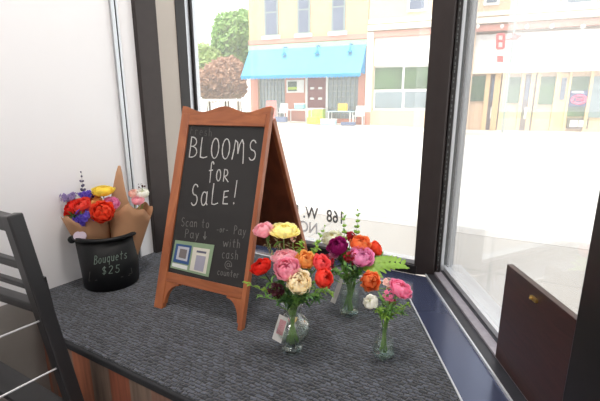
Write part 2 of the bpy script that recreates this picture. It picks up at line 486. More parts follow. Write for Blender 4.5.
# ------------------------------------------------------------------ back window
w1 = bpy.data.objects.new('window_1', None); COL.objects.link(w1); w1.location = Bl(-.5); struct(w1)
tl = (GL - G0).dot(rB) - .084
mb = MB()                                      # bottom rail, dark inside
mb.prism([XY(Bl(tl, -.03)), XY(Bl(.01, -.03)), XY(Bl(.01, -.004)), XY(Bl(tl, -.004))], -.002, .036)
mb.prism([XY(Bl(tl, -.03)), XY(Bl(.01, -.03)), XY(Bl(.01, .02)), XY(Bl(tl, .02))], TOP - .06, TOP)
mb.build('frame', M['bronze_gl'], w1, bevel=.002)
mb = MB(); mb.prism([XY(Bl(tl, -.004)), XY(Bl(.01, -.004)), XY(Bl(.01, .05)), XY(Bl(tl, .05))], -.002, .045)
mb.prism([XY(Bl(tl, -.009)), XY(Bl(.01, -.009)), XY(Bl(.01, -.003)), XY(Bl(tl, -.003))], .036, .052)
mb.build('outer_sill', M['steel_light'], w1)
mb = MB(); mb.prism([XY(Bl(tl, -.022)), XY(Bl(tl + .022, -.022)), XY(Bl(tl + .022, .02)), XY(Bl(tl, .02))], 0, TOP)
mb.build('side_frame', M['bronze_gl'], w1)
mb = MB(); mb.prism([XY(Bl(tl + .005, -.032)), XY(Bl(tl + .02, -.032)), XY(Bl(tl + .02, -.022)), XY(Bl(tl + .005, -.022))], 0, TOP)
mb.prism([XY(Bl(tl + .022, -.012)), XY(Bl(tl + .037, -.012)), XY(Bl(tl + .037, .012)), XY(Bl(tl + .022, .012))], 0, TOP)
mb.build('glazing_bead', M['steel'], w1)
mb = MB(); mb.prism([XY(Bl(tl + .01, 0)), XY(Bl(0, 0)), XY(Bl(0, .006)), XY(Bl(tl + .01, .006))], .03, TOP - .03)
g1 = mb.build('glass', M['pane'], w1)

# vinyl lettering on the glass, to be read from the street
def text_mesh(body, size):
    cu = bpy.data.curves.new('t', 'FONT'); cu.body = body; cu.size = size; cu.extrude = .0006; cu.offset = size * .014; cu.align_x = 'LEFT'
    o = bpy.data.objects.new('t', cu); COL.objects.link(o)
    dg = bpy.context.evaluated_depsgraph_get()
    me = bpy.data.meshes.new_from_object(o.evaluated_get(dg))
    bpy.data.objects.remove(o); bpy.data.curves.remove(cu)
    return me
def put_text(name, body, size, px, py_base, py_top, m, parent, p0, n, right, xs=1.0, slant=None):
    """px, py: where the text starts on the plane (p0, n); right: reading direction in the world"""
    base = atplane(px, py_base, p0, n); top = atplane(px, py_top, p0, n)
    me = text_mesh(body, size); hgt = max(v.co.y for v in me.vertices)
    k = (top - base).length / hgt
    mm = bpy.data.meshes.new(name)
    b0 = wloc(parent)
    nn = right.cross(V((0, 0, 1)))
    vs = [base + right * (v.co.x * k * xs) + V((0, 0, 1)) * (v.co.y * k) + nn * (v.co.z) - b0 for v in me.vertices]
    mm.from_pydata(vs, [], [list(p.vertices) for p in me.polygons]); mm.materials.append(m); mm.update()
    o = bpy.data.objects.new(name, mm); COL.objects.link(o); o.parent = parent
    bpy.data.meshes.remove(me)
    return o
gp = Bl(0, .009)
put_text('lettering', '168', .1, 344.5, 224, 211.5, M['vinyl'], w1, gp, nB, -rB, .74)
put_text('lettering', 'W.', .1, 318, 219.6, 208, M['vinyl'], w1, gp, nB, -rB, .80)
put_text('lettering', 'I', .1, 299.4, 217, 205, M['vinyl'], w1, gp, nB, -rB, .9)
put_text('faint_lettering', 'NC', .1, 318, 234, 223, M['vinyl_pale'], w1, gp, nB, -rB, .85)

# ------------------------------------------------------------------ corner post
mb = MB()
pp1 = Bl(.012, -.02)
mb.prism([XY(Bl(.0, -.03)), XY(tA0 + V((-.004, .0, 0))), XY(Al(.0, .0)), XY(Al(.05, .05)), XY(Al(.06, .10)), XY(Bl(.12, .06)), XY(Bl(0, .03))], -.002, TOP)
struct(mb.build('trim_7', M['bronze'], bevel=.002))
mb = MB()                                       # perforated glazing strip beside the post's edge
q0 = tA0 + aA * .018 + nA * .016
mb.prism([XY(q0 - nA * .004 - aA * .012), XY(q0 + nA * .012 - aA * .012), XY(q0 + nA * .012), XY(q0 - nA * .004)], .0, TOP)
mb.m = 1
rr = random.Random(3)
z = .02
while z < 1.5:
    h = rr.uniform(.004, .011)
    mb.prism([XY(q0 - aA * .014), XY(q0 + nA * .0035 - aA * .014), XY(q0 + nA * .0035 - aA * .010), XY(q0 - aA * .010)], z, z + h)
    z += h + rr.uniform(.004, .02)
struct(mb.build('trim_8', [M['bronze_gl'], M['grey_frame']]))

# ------------------------------------------------------------------ right window
w2 = bpy.data.objects.new('window_2', None); COL.objects.link(w2); w2.location = Al(-.3, .08); struct(w2)
def stripA(mb, n0, n1, z0, z1, t0=-1.0, t1=.02):
    mb.prism([XY(Al(t0, n0)), XY(Al(t1, n0)), XY(Al(t1, n1)), XY(Al(t0, n1))], z0, z1)
mb = MB(); stripA(mb, -.033, -.028, -.002, .006, t1=.0); mb.build('sill_lip', M['steel_light'], w2)
mb = MB(); stripA(mb, -.028, .006, -.002, .003); stripA(mb, .035, .046, -.002, .012); stripA(mb, -.0, .16, TOP - .05, TOP)
mb.build('track', M['track'], w2)
mb = MB(); stripA(mb, .006, .035, -.002, .010)
mb.build('dusty_channel', M['dusty'], w2)
mb = MB(); stripA(mb, .046, .058, -.002, .030, t1=.06); stripA(mb, .064, .13, -.002, .022, t1=.06)
mb.build('glazing_bead', M['steel_light'], w2)
mb = MB()                                       # upright frame next to the post
mb.prism([XY(Al(.02, .034)), XY(Al(.05, .034)), XY(Al(.05, .046)), XY(Al(.02, .046))], 0, TOP)
mb.build('bright_upright', M['steel_light'], w2)
mb = MB(); mb.prism([XY(Al(.035, .046)), XY(Al(.065, .046)), XY(Al(.065, .085)), XY(Al(.035, .085))], 0, TOP)
mb.build('upright', M['grey_frame'], w2)
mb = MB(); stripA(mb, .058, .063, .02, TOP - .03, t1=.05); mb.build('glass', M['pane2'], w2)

# dark upright at the near end of the right window
mb = MB()
k1 = V((.527, .80, 0))
mb.prism([XY(V((.503, .66, 0))), XY(V((.503, .30, 0))), XY(V((.70, .30, 0))), XY(V((.70, .66, 0)))], FLOOR, TOP)
struct(mb.build('trim_9', M['bronze_gl'], bevel=.004))

# mahogany board standing on the track
t = thing('wood_panel', 'dark mahogany board standing on the sill against the right window', 'wooden panel', Al(-.7, .004) + V((0, 0, .01)))
pz = atplane(507, 264, V((.527, 1.0, 0)), nA)
pb = atplane(494, 350, V((.527, 1.0, 0)), nA)
y0, y1 = .56, pz.y
zt = pz.z
def Pn(yy, off): return V((.527 + (yy - 1.0) * aA.x + off, yy, 0))
mb = MB(); mb.prism([XY(Pn(y0, 0)), XY(Pn(y1, 0)), XY(Pn(y1, .016)), XY(Pn(y0, .016))], .011, zt)
mb.build('board', M['mahogany'], t, bevel=.0015)
ca = atplane(535, 299, V((.527, 1.0, 0)), nA)
mb = MB(); mb.bar(ca + aA * .012 - nA * .003 , ca - aA * .012 - nA * .003, .006, .008)
mb.ball(ca - nA * .007 + aA * .004, .004)
o = mb.build('catch', M['brass'], t); o['label'] = 'small brass catch'

# ------------------------------------------------------------------ black slatted chair, cut by the left edge
ct = atY(12, 216, .88); cb = atY(74, 401, .88)
dpost = (cb - ct) / (cb.z - ct.z)
foot = ct + dpost * (FLOOR - ct.z)
t = thing('slatted_chair', 'black slatted chair with leaning posts at the left edge, by the white wall', 'chair', (foot.x - .18, foot.y + .1, FLOOR))
lB = -rB
Wc = .36
def post(z): return ct + dpost * (z - ct.z)
def post2(z):
    p = post(z); q = ct + lB * Wc
    return V((q.x - (p.x - ct.x), q.y, z))
mb = MB(); mb.bar(post(FLOOR), post(ct.z + .004), .034, .036, up=lB); mb.build('post', M['black'], t, bevel=.004)
mb = MB(); mb.bar(post2(FLOOR), post2(ct.z + .004), .034, .036, up=lB); mb.build('post', M['black'], t, bevel=.004)
def rail(name, z, h, d, m='black', dz=0):
    mb = MB(); mb.bar(post(z), post2(z + dz), d, h); return mb.build(name, M[m], t, bevel=.003)
rail('top_rail', .405, .034, .03)
rail('back_slat', .300, .020, .018)
rail('back_slat', .245, .012, .018)
rail('seat_rail', .195, .022, .03)
rail('stretcher', -.2, .02, .02)
mb = MB(); mb.bar(post(.26) + lB * .02 + aC * .02, post(FLOOR) + lB * .0 + aC * .01 + lB * .09, .022, .026, up=lB); mb.build('inner_leg', M['black'], t)
mb = MB(); mb.bar(post2(.26) - lB * .02 + aC * .02, post2(FLOOR) - lB * .09 + aC * .01, .022, .026, up=lB); mb.build('inner_leg', M['black'], t)
for (x, y) in ((47, 318), (65, 364)):
    z = post(0).z
    p = atY(x, y, .88); q = p - aC * .30
    mb = MB(); mb.tube([p, q], .0025, 8)
    o = mb.build('side_rod', M['rodm'], t); o['label'] = 'thin pale metal rod'
mb = MB()
zf = .06
for k in range(4):
    a = post(zf) - aC * (.03 + .085 * k) + lB * .0; b = a + lB * Wc
    mb.bar(a + V((0, 0, -.14)), b + V((0, 0, -.14)), .07, .014)
mb.build('seat', M['black'], t, bevel=.003)
for pfun in (post, post2):
    a = pfun(-.09) - aC * .30; mb = MB(); mb.bar(V((a.x, a.y, FLOOR)), V((a.x, a.y, -.085)), .03, .03); mb.build('front_leg', M['black'], t)

# ------------------------------------------------------------------ stroke lettering
def arc(cx, cy, rx, ry, a0, a1, n=12):
    return [(cx + rx * math.cos(math.radians(a0 + (a1 - a0) * i / n)), cy + ry * math.sin(math.radians(a0 + (a1 - a0) * i / n))) for i in range(n + 1)]
LET = {
 'B': [[(.1, 0), (.18, 1)], [(.15, 1)] + arc(.3, .77, .5, .23, 90, -90)[0:] + [(.12, .54)], [(.12, .54)] + arc(.3, .27, .62, .27, 90, -90) + [(.08, 0)]],
 'L': [[(.15, 1), (.1, .5), (.12, .03), (.5, .0), (.9, .06)]],
 'O': [arc(.5, .5, .42, .5, 100, 460, 22)],
 'M': [[(.02, 0), (.12, .5), (.16, .95), (.34, .85), (.42, .3), (.5, .75), (.66, 1), (.78, .8), (.84, .2), (.86, -.18)]],
 'S': [arc(.52, .75, .34, .25, 30, 270, 12) + arc(.5, .25, .38, .25, 90, -150, 12)],
 'f': [arc(.62, .8, .22, .2, 20, 180, 8) + [(.38, .3), (.36, -.1)], [(.1, .52), (.7, .56)]],
 'o': [arc(.5, .3, .36, .3, 90, 450, 16)],
 'r': [[(.2, .6), (.22, .0)], [(.22, .4)] + arc(.5, .4, .28, .2, 150, 40, 6)],
 'R': [[(.1, .0), (.16, .62)], [(.14, .62)] + arc(.4, .45, .36, .17, 90, -90) + [(.16, .28), (.95, -.02)]],
 'a': [arc(.45, .3, .34, .3, 50, 340, 14), [(.8, .62), (.8, .1), (.95, .0)]],
 'A': [arc(.4, .3, .34, .32, 60, 330, 14), [(.74, .62), (.74, .08), (.88, .0)]],
 'E': [[(.8, .62), (.25, .6), (.22, .02), (.85, .0)], [(.24, .32), (.7, .34)]],
 'l': [[(.4, 1), (.4, .05), (.6, 0)]],
 '!': [[(.6, 1.1), (.45, .3)], [(.38, .05), (.42, .0), (.36, -.01)]],
 's': [arc(.52, .46, .26, .15, 40, 270, 8) + arc(.5, .15, .28, .15, 90, -150, 8)],
 'c': [arc(.55, .3, .36, .3, 50, 310, 12)],
 'n': [[(.15, .6), (.17, 0)], [(.17, .4)] + arc(.48, .38, .3, .22, 160, 0, 8) + [(.8, 0)]],
 't': [[(.45, .95), (.45, .1), (.65, 0)], [(.15, .62), (.8, .64)]],
 'p': [[(.2, .6), (.18, -.35)], arc(.5, .3, .32, .3, 150, -160, 12)],
 'P': [[(.15, 0), (.2, 1)], [(.18, .98)] + arc(.4, .74, .42, .26, 90, -90) + [(.18, .48)]],
 'y': [[(.15, .6), (.45, .05)], [(.85, .62), (.45, -.1), (.2, -.35)]],
 'w': [[(.02, .6), (.22, 0), (.5, .5), (.75, 0), (.98, .62)]],
 'i': [[(.5, .6), (.5, 0)], [(.5, .85), (.52, .82)]],
 'h': [[(.2, 1), (.2, 0)], [(.2, .4)] + arc(.5, .38, .3, .22, 160, 0, 8) + [(.8, 0)]],
 'e': [[(.15, .32), (.82, .34)] + arc(.5, .3, .34, .3, 10, 310, 14)],
 'u': [[(.15, .6), (.16, .2)] + arc(.46, .2, .3, .2, 180, 350, 8), [(.8, .6), (.82, 0)]],
 'q': [arc(.45, .3, .32, .3, 40, 330, 12), [(.8, .6), (.8, -.35)]],
 '@': [arc(.5, .45, .18, .18, 0, 360, 10) + [(.7, .3)] + arc(.5, .45, .42, .45, -20, 290, 16)],
 '-': [[(.15, .35), (.85, .35)]],
 '$': [arc(.52, .7, .3, .22, 30, 270, 10) + arc(.5, .26, .32, .22, 90, -150, 10), [(.5, 1.05), (.5, -.08)]],
 '2': [arc(.48, .75, .32, .25, 160, -20, 10) + [(.15, 0), (.85, .0)]],
 '5': [[(.8, 1), (.3, .98), (.25, .58)] + arc(.45, .3, .36, .3, 110, -150, 12)],
 'v': [[(.5, 1.0), (.5, .1)], [(.2, .4), (.5, .05), (.8, .42)]],   # arrow down
 'F': [[(.8, 1), (.2, .96), (.14, 0)], [(.16, .5), (.65, .54)]],
 ' ': [],
}
def layout(text, wl=1.0, gap=.28):
    """list of strokes in letter units and the total advance"""
    out = []; x = 0
    for ch in text:
        k = {'M': 1.35, 'w': 1.2, 'i': .5, 'l': .5, '!': .6, ' ': .7, '@': 1.2}.get(ch, .85) * wl
        for s in LET.get(ch, []):
            out.append([(x + p[0] * k, p[1]) for p in s])
        x += k + gap * (.5 if ch == ' ' else 1)
    return out, x - gap
def strokes_to_mesh(mb, strokes, f, w, nrm, rng):
    """f maps letter units to a point on the surface; a flat ribbon with a little thickness"""
    for s in strokes:
        pts = [f(*p) for p in s]
        for i in range(len(pts) - 1):
            a, b = pts[i], pts[i + 1]
            if (b - a).length < 1e-6: continue
            n = nrm(a); d = (b - a).normalized(); x = d.cross(n).normalized() * w / 2 * rng.uniform(.75, 1.2)
            e = d * w * .3
            q = [a - e - x, a - e + x, b + e + x, b + e - x]
            mb.slab(q, n * .0006)
def px_text(mb, text, x0, y0, x1, y1, hpx, hx, p0, n, w, rng, wl=1.0, gap=.28):
    """text between baseline pixel points (x0,y0)-(x1,y1); hpx cap height, hx sideways lean of the height"""
    st, adv = layout(text, wl, gap)
    def f(u, v):
        u /= adv
        x = x0 + (x1 - x0) * u + hx * v; y = y0 + (y1 - y0) * u - hpx * v
        return atplane(x, y, p0, n) + n * .0002
    strokes_to_mesh(mb, st, f, w, lambda p: n, rng)

# ------------------------------------------------------------------ A-frame chalkboard
SL = atz(153.5, 307); SR = atz(241, 331.5)
U = (SR - SL); SW = U.length; U.normalize()
NF = V((U.y, -U.x, 0))                        # towards the camera
if NF.y > 0: NF = -NF
HT = .615
lean = .195
Vv = (V((0, 0, HT)) - NF * lean); SLEN = Vv.length; Vv.normalize()
N = U.cross(Vv).normalized()
if N.y > 0: N = -N
def Sp(u, v, n=0.0): return SL + U * u + Vv * v + N * n
def uv(x, y):
    p = atplane(x, y, SL, N) - SL
    return p.dot(U), p.dot(Vv)
sign = thing('sandwich_board', 'folding wooden A-frame chalkboard sign standing on the carpet by the window', 'sandwich board', (SL + SR) / 2 - NF * .18)
mid = (SL + SR) / 2
TH = .022
tl_u, tl_v = uv(189, 124.5); br_u, br_v = uv(241, 288); bl_u, bl_v = uv(166, 272); tr_u, tr_v = uv(266, 127)
uL = (tl_u + bl_u) / 2; uR = (tr_u + br_u) / 2; vT = (tl_v + tr_v) / 2; vB = (bl_v + br_v) / 2
topL_v = uv(182, 113)[1]; topR_v = uv(272, 112)[1]; vTop = (topL_v + topR_v) / 2
vBr = uv(178, 284)[1]
fr = bpy.data.objects.new('front_leaf', None); COL.objects.link(fr); fr.parent = sign; fr.location = mid - wloc(sign)
def slab_uv(mb, pts, n0, n1, S=None):
    S = S or Sp
    mb.slab([S(u, v, n0) for u, v in pts], S(pts[0][0], pts[0][1], n1) - S(pts[0][0], pts[0][1], n0))
def leaf(parent, S, board_mat, wood_back):
    n0, n1 = -TH, 0.0
    mb = MB(); slab_uv(mb, [(0, 0), (uL, 0), (uL, vTop - .004), (0, vTop - .004)], n0, n1, S); mb.build('stile', M['oak'], parent, bevel=.0025)
    mb = MB(); slab_uv(mb, [(uR, 0), (SW, 0), (SW, vTop - .004), (uR, vTop - .004)], n0, n1, S); mb.build('stile', M['oak'], parent, bevel=.0025)
    # scalloped top rail
    pts = [(uL - .0, vT), (uR, vT)]
    top = []
    for i in range(33):
        s_ = i / 32
        u = SW * (1 - s_)
        wv = .5 + .5 * math.cos(2 * PI * 2 * s_)
        top.append((u, vTop + .012 + (wv - .5) * .020))
    mb = MB(); slab_uv(mb, [(0, vTop - .005), (uL, vTop - .005), (uL, vT), (uR, vT), (uR, vTop - .005), (SW, vTop - .005)] + top, n0, n1, S)
    mb.build('scalloped_rail', M['oak_rail'], parent, bevel=.0015)
    mb = MB(); slab_uv(mb, [(uL, vBr), (uR, vBr), (uR, vB), (uL, vB)], n0, n1 - .001, S)
    mb.build('bottom_rail', M['oak_rail'], parent, bevel=.0015)
    for sgn in (0, 1):
        c = .055
        pts = [(0, 0), (c, 0)] + [(c - c * math.sin(a) * 1.0, -.075 * (1 - math.cos(a))) for a in [i * PI / 16 for i in range(1, 9)]]
        pts = [(0, -.075), (0, 0), (c, 0)] + [(c - .9 * c * math.sin(i * PI / 16) , -.068 * (1 - math.cos(i * PI / 16)) - .007) for i in range(0, 9)]
        if sgn: q = [(uR - p[0], vBr + p[1]) for p in pts]
        else: q = [(uL + p[0], vBr + p[1]) for p in pts]
        mb = MB(); slab_uv(mb, q, n0 + .004, n1 - .003, S); mb.build('bracket', M['oak'], parent)
    mb = MB(); slab_uv(mb, [(uL - .003, vB - .003), (uR + .003, vB - .003), (uR + .003, vT + .003), (uL - .003, vT + .003)], -.013, -.006, S)
    mb.m = 1
    slab_uv(mb, [(uL - .002, vB - .002), (uR + .002, vB - .002), (uR + .002, vT + .002), (uL - .002, vT + .002)], -.017, -.0131, S)
    return mb.build('chalkboard', [board_mat, wood_back], parent)
cbd = leaf(fr, Sp, M['board'], M['redwood'])
# writing
P0 = SL + N * -.006
rg = random.Random(5)
mb = MB()
px_text(mb, 'BLOOMS', 188.5, 157, 256, 160.5, 20, 1.8, P0, N, .0034, rg, .95, .22)
px_text(mb, 'foR', 208, 180.5, 228.5, 181.5, 19, 1.5, P0, N, .0032, rg, .9, .25)
px_text(mb, 'SALE!', 190, 205.5, 237, 203.5, 21, 2, P0, N, .0034, rg, .95, .3)
o = mb.build('chalk_lettering', M['chalk'], cbd); o['label'] = 'large white chalk words'
mb = MB()
px_text(mb, 'Scan to', 181, 226, 209, 228, 8.5, .8, P0, N, .0018, rg, .9, .2); mb.build('chalk_small_print', M['chalk_dim'], cbd); mb = MB()
px_text(mb, 'Pay', 184.5, 237.5, 199, 238.5, 8.5, .8, P0, N, .0018, rg, .9, .2); mb.build('chalk_small_print', M['chalk_dim'], cbd); mb = MB()
px_text(mb, 'v', 202.5, 239.5, 207, 240, 8, .5, P0, N, .0026, rg); mb.build('chalk_small_print', M['chalk_dim'], cbd); mb = MB()
px_text(mb, '-or-', 216.5, 232, 228, 232.5, 6, .5, P0, N, .0018, rg); mb.build('chalk_small_print', M['chalk_dim'], cbd); mb = MB()
px_text(mb, 'Pay', 233.5, 234, 246, 235.5, 8.5, .8, P0, N, .0018, rg, .9, .2); mb.build('chalk_small_print', M['chalk_dim'], cbd); mb = MB()
px_text(mb, 'with', 223, 246.5, 240, 248, 8.5, .8, P0, N, .0018, rg, .9, .2); mb.build('chalk_small_print', M['chalk_dim'], cbd); mb = MB()
px_text(mb, 'cash', 221.5, 258, 238, 259.5, 9, .8, P0, N, .0018, rg, .9, .2); mb.build('chalk_small_print', M['chalk_dim'], cbd); mb = MB()
px_text(mb, '@', 224, 268.5, 232, 269.5, 9, .8, P0, N, .0018, rg); mb.build('chalk_small_print', M['chalk_dim'], cbd); mb = MB()
px_text(mb, 'counter', 217, 274.5, 239, 278, 6.5, .8, P0, N, .0016, rg, .9, .15); mb.build('chalk_small_print', M['chalk_dim'], cbd); mb = MB()
mb = MB()
px_text(mb, 'Fresh', 190, 134, 212, 136.5, 8, .8, P0, N, .0016, rg, .9, .2)
mb.build('chalk_faint_word', M['chalk_faint'], cbd)

# rear leaf, hinged along the top
RS = math.radians(25.5)
hinge = Sp(0, vTop - .02, -TH)
V2 = V((0, 0, math.cos(RS))) + NF * math.sin(RS)                       # up and towards the camera = leans to the front leaf
LEN2 = hinge.z / math.cos(RS)
R0 = hinge - V2 * LEN2
N2 = U.cross(V2).normalized()
if N2.y < 0: N2 = -N2                                                  # outwards, to the window
def Sp2(u, v, n=0.0): return R0 + U * u + V2 * (v * LEN2 / (vTop - .02)) + N2 * (n + TH)
rl = bpy.data.objects.new('rear_leaf', None); COL.objects.link(rl); rl.parent = sign; rl.location = V(((R0 + U * SW / 2).x, (R0 + U * SW / 2).y, 0)) - wloc(sign)
def leaf2():
    S = Sp2; n0, n1 = -TH, 0
    mb = MB(); slab_uv(mb, [(0, 0), (uL, 0), (uL, vTop - .02), (0, vTop - .02)], n0, n1, S); mb.build('stile', M['oak'], rl, bevel=.0025)
    mb = MB(); slab_uv(mb, [(uR, 0), (SW, 0), (SW, vTop - .02), (uR, vTop - .02)], n0, n1, S); mb.build('stile', M['oak'], rl, bevel=.0025)
    mb = MB(); slab_uv(mb, [(uL, vT), (uR, vT), (uR, vTop - .02), (uL, vTop - .02)], n0, n1, S); mb.build('top_rail', M['oak_rail'], rl)
    mb = MB(); slab_uv(mb, [(uL, vBr), (uR, vBr), (uR, vB), (uL, vB)], n0, n1, S); mb.build('bottom_rail', M['oak_rail'], rl)
    mb = MB(); slab_uv(mb, [(uL - .002, vB - .002), (uR + .002, vB - .002), (uR + .002, vT + .002), (uL - .002, vT + .002)], -.020, -.010, S)
    mb.build('back_board', M['redwood'], rl)
leaf2()
for u in (SW * .18, SW * .82):
    mb = MB(); a = Sp(u - .02, vTop - .012, -TH * .5); 
    mb.tube([Sp(u - .018, vTop - .016, -TH - .002), Sp(u + .018, vTop - .016, -TH - .002)], .004, 8)
    mb.build('hinge', M['brass'], sign)
for u, pr in ((.012, 0), (SW - .012, 1)):
    a = Sp(u, .17, -TH); b = Sp2(u, .17, -TH)
    mb = MB(); mb.tube(bez(a, (a + b) / 2 + V((0, 0, -.03)), b, 10), .0012, 6)
    if not pr: mb.build('stay_chain', M['steel'], sign)

# payment flyer taped to the board
def quad_px(mb, pts, p0, n, th):
    mb.slab([atplane(x, y, p0, n) for x, y in pts], n * th)
fl = thing('payment_flyer', 'green flyer with two small pale cards fixed to the chalkboard', 'flyer', atplane(190, 258, P0, N))
mb = MB(); quad_px(mb, [(175.5, 240), (214.5, 245), (208.5, 277), (170.5, 267.5)], P0, N, .0010); mb.build('sheet', mat('sage_green_paper', (128, 150, 120), .7), fl)
Q1 = P0 + N * .0010; Q2 = P0 + N * .0016; Q3 = P0 + N * .0022
mb = MB(); quad_px(mb, [(176.5, 243.5), (192, 245.7), (188.5, 265), (173, 261.5)], Q1, N, .0006); o = mb.build('card', mat('blue_card', (40, 74, 124), .5), fl); o['label'] = 'blue-edged card'
mb = MB(); quad_px(mb, [(178.5, 246), (189.5, 247.7), (187, 261.5), (176, 259)], Q2, N, .0005); o2 = mb.build('card_window', mat('pale_blue_grey_print', (178, 180, 188), .7), o)
mb = MB(); quad_px(mb, [(180.3, 248.6), (187.3, 249.8), (185.6, 259), (178.6, 257.3)], Q3, N, .0004); mb.build('card_print', mat('grey_brown_print', (112, 104, 104), .7), o)
mb = MB(); quad_px(mb, [(172.5, 262.5), (187.5, 266), (187, 270), (172, 266)], Q1, N, .0006); mb.build('caption_strip', mat('white_caption_paper', (205, 208, 206), .7), fl)
mb = MB(); quad_px(mb, [(193.5, 247), (210, 249.4), (205.7, 274), (189.5, 270)], Q1, N, .0006); o = mb.build('card', mat('cream_card', (202, 198, 186), .7), fl); o['label'] = 'cream card'
mb = MB(); quad_px(mb, [(196.5, 255), (206, 256.5), (203, 272), (193.8, 269.6)], Q2, N, .0005); mb.build('card_print', mat('lavender_grey_print', (150, 148, 162), .7), o)
mb = MB(); quad_px(mb, [(197, 250.3), (206.5, 251.8), (206, 253.8), (196.6, 252.3)], Q2, N, .0005); mb.build('card_heading', mat('slate_print', (92, 92, 110), .7), o)

# ------------------------------------------------------------------ flowers
def frame_from(axis):
    z = V(axis).normalized(); x = z.orthogonal().normalized(); y = z.cross(x)
    return Matrix((x, y, z)).transposed()
def bloom_mesh(c, axis, R, rng, layers=7, per=6, opened=70, squash=.8, ruff=.06, inner=8, start=.22):
    """whorls of cupped petals, innermost closed, outermost open by `opened` degrees"""
    mb = MB(); F = frame_from(axis); att = []
    nu, nv = 4, 5
    for L in range(layers):
        q = L / (layers - 1)
        r = R * (start + (1 - start) * q ** .85)
        th1 = math.radians(inner + (opened - inner) * q ** 1.3)
        n = max(3, int(per * (.55 + .45 * q) + .5))
        ph0 = rng.uniform(0, 6.28)
        for k in range(n):
            ph = ph0 + 2 * PI * k / n + rng.uniform(-.12, .12)
            wid = 2 * PI / n * .78
            rj = r * rng.uniform(.93, 1.05); tj = th1 + rng.uniform(-.12, .12); rv = rng.random(); w2 = rng.uniform(-1, 1)
            vs = []
            for j in range(nv + 1):
                tt = j / nv
                for i in range(nu + 1):
                    s_ = -1 + 2 * i / nu
                    t2 = tt * (1 - .13 * s_ * s_ * tt)
                    th = math.radians(158) + (tj - math.radians(158)) * t2
                    wv = wid * (.45 + .55 * math.sin(PI * min(1, tt * .62 + .12)))
                    rr_ = rj * (1 + ruff * math.sin(s_ * 3 + w2 * 3) * tt + .10 * q * max(0, tt - .7) * 3.0 * .5)
                    if j == nv: rr_ *= 1.02
                    a = ph + s_ * wv * .62
                    st = max(.18, math.sin(th)) if q > .3 else math.sin(th)
                    p = V((math.sin(th) * math.cos(a), math.sin(th) * math.sin(a), math.cos(th) * squash)) * rr_
                    vs.append(c + F @ p); att.append(V((tt, rv, q)))
            fs = [(j * (nu + 1) + i, j * (nu + 1) + i + 1, (j + 1) * (nu + 1) + i + 1, (j + 1) * (nu + 1) + i) for j in range(nv) for i in range(nu)]
            mb.add(vs, fs)
    mb.att['petal'] = att
    return mb
def leaf_blade(mb, a, b, w, up=(0, 0, 1), bend=.15, n=6, fold=.25):
    a, b = V(a), V(b); d = b - a; L = d.length; d.normalize()
    u = V(up); x = d.cross(u)
    x = x.normalized() if x.length > 1e-5 else d.orthogonal().normalized()
    nn = x.cross(d)
    vs = []
    for i in range(n + 1):
        t = i / n; p = a + d * L * t + nn * bend * L * (math.sin(PI * t) * .6 - t * t * .3)
        ww = w * math.sin(PI * (t * .92 + .04)) ** .8 * (1.15 - .5 * t) * .5
        vs += [p - x * ww + nn * ww * fold, p, p + x * ww + nn * ww * fold]
    fs = []
    for i in range(n):
        k = i * 3
        fs += [(k, k + 1, k + 4, k + 3), (k + 1, k + 2, k + 5, k + 4)]
    mb.add(vs, fs)

PET = {
 'red': petal_mat('red_petals', (196, 20, 20), (236, 60, 48), (120, 20, 16)),
 'pink': petal_mat('pink_petals', (242, 132, 168), (250, 190, 206), (214, 84, 130)),
 'lightpink': petal_mat('light_pink_petals', (248, 160, 184), (252, 208, 216)),
 'hotpink': petal_mat('hot_pink_petals', (244, 100, 158), (252, 170, 202)),
 'cream': petal_mat('cream_petals', (252, 234, 190), (255, 248, 226), (244, 214, 150)),
 'white': petal_mat('white_petals', (240, 238, 222), (250, 250, 246), (226, 228, 190)),
 'whiteyellow': petal_mat('creamy_white_petals', (240, 236, 200), (246, 246, 232), (230, 222, 140)),
 'orange': petal_mat('orange_petals', (246, 118, 50), (252, 164, 104), (220, 84, 24)),
 'amber': petal_mat('amber_petals', (246, 156, 66), (252, 206, 130), (226, 110, 40)),
 'coral': petal_mat('coral_petals', (240, 64, 80), (248, 116, 118), (200, 30, 50)),
 'scarlet': petal_mat('scarlet_petals', (234, 50, 46), (248, 100, 84), (190, 26, 30)),
 'redorange': petal_mat('red_orange_petals', (228, 62, 34), (246, 104, 70)),
 'yellow': petal_mat('yellow_petals', (236, 208, 50), (250, 232, 110)),
 'paleyellow': petal_mat('pale_yellow_petals', (250, 236, 140), (255, 250, 190)),
 'magenta': petal_mat('magenta_petals', (132, 12, 88), (176, 40, 124), (100, 8, 70)),
 'orchid': petal_mat('orchid_pink_petals', (234, 124, 188), (246, 180, 216), (206, 70, 150)),
 'crimson': petal_mat('crimson_petals', (140, 16, 34), (184, 40, 56)),
 'burgundy': petal_mat('burgundy_petals', (40, 8, 18), (74, 20, 34), trans=.1),
 'violet': petal_mat('violet_petals', (70, 48, 168), (122, 98, 206)),
 'lavender': petal_mat('lavender_petals', (136, 118, 176), (176, 160, 200)),
 'blush': petal_mat('blush_petals', (240, 190, 180), (250, 224, 214)),
}
def stem_path(top, axis, neck, foot, bendf=.5):
    top, axis, neck, foot = V(top), V(axis).normalized(), V(neck), V(foot)
    L = (top - neck).length
    c = top - axis * L * bendf
    up = bez(neck, c, top, 8)
    low = [foot + (neck - foot) * t for t in (0, .25, .5, .75)]
    return low + up
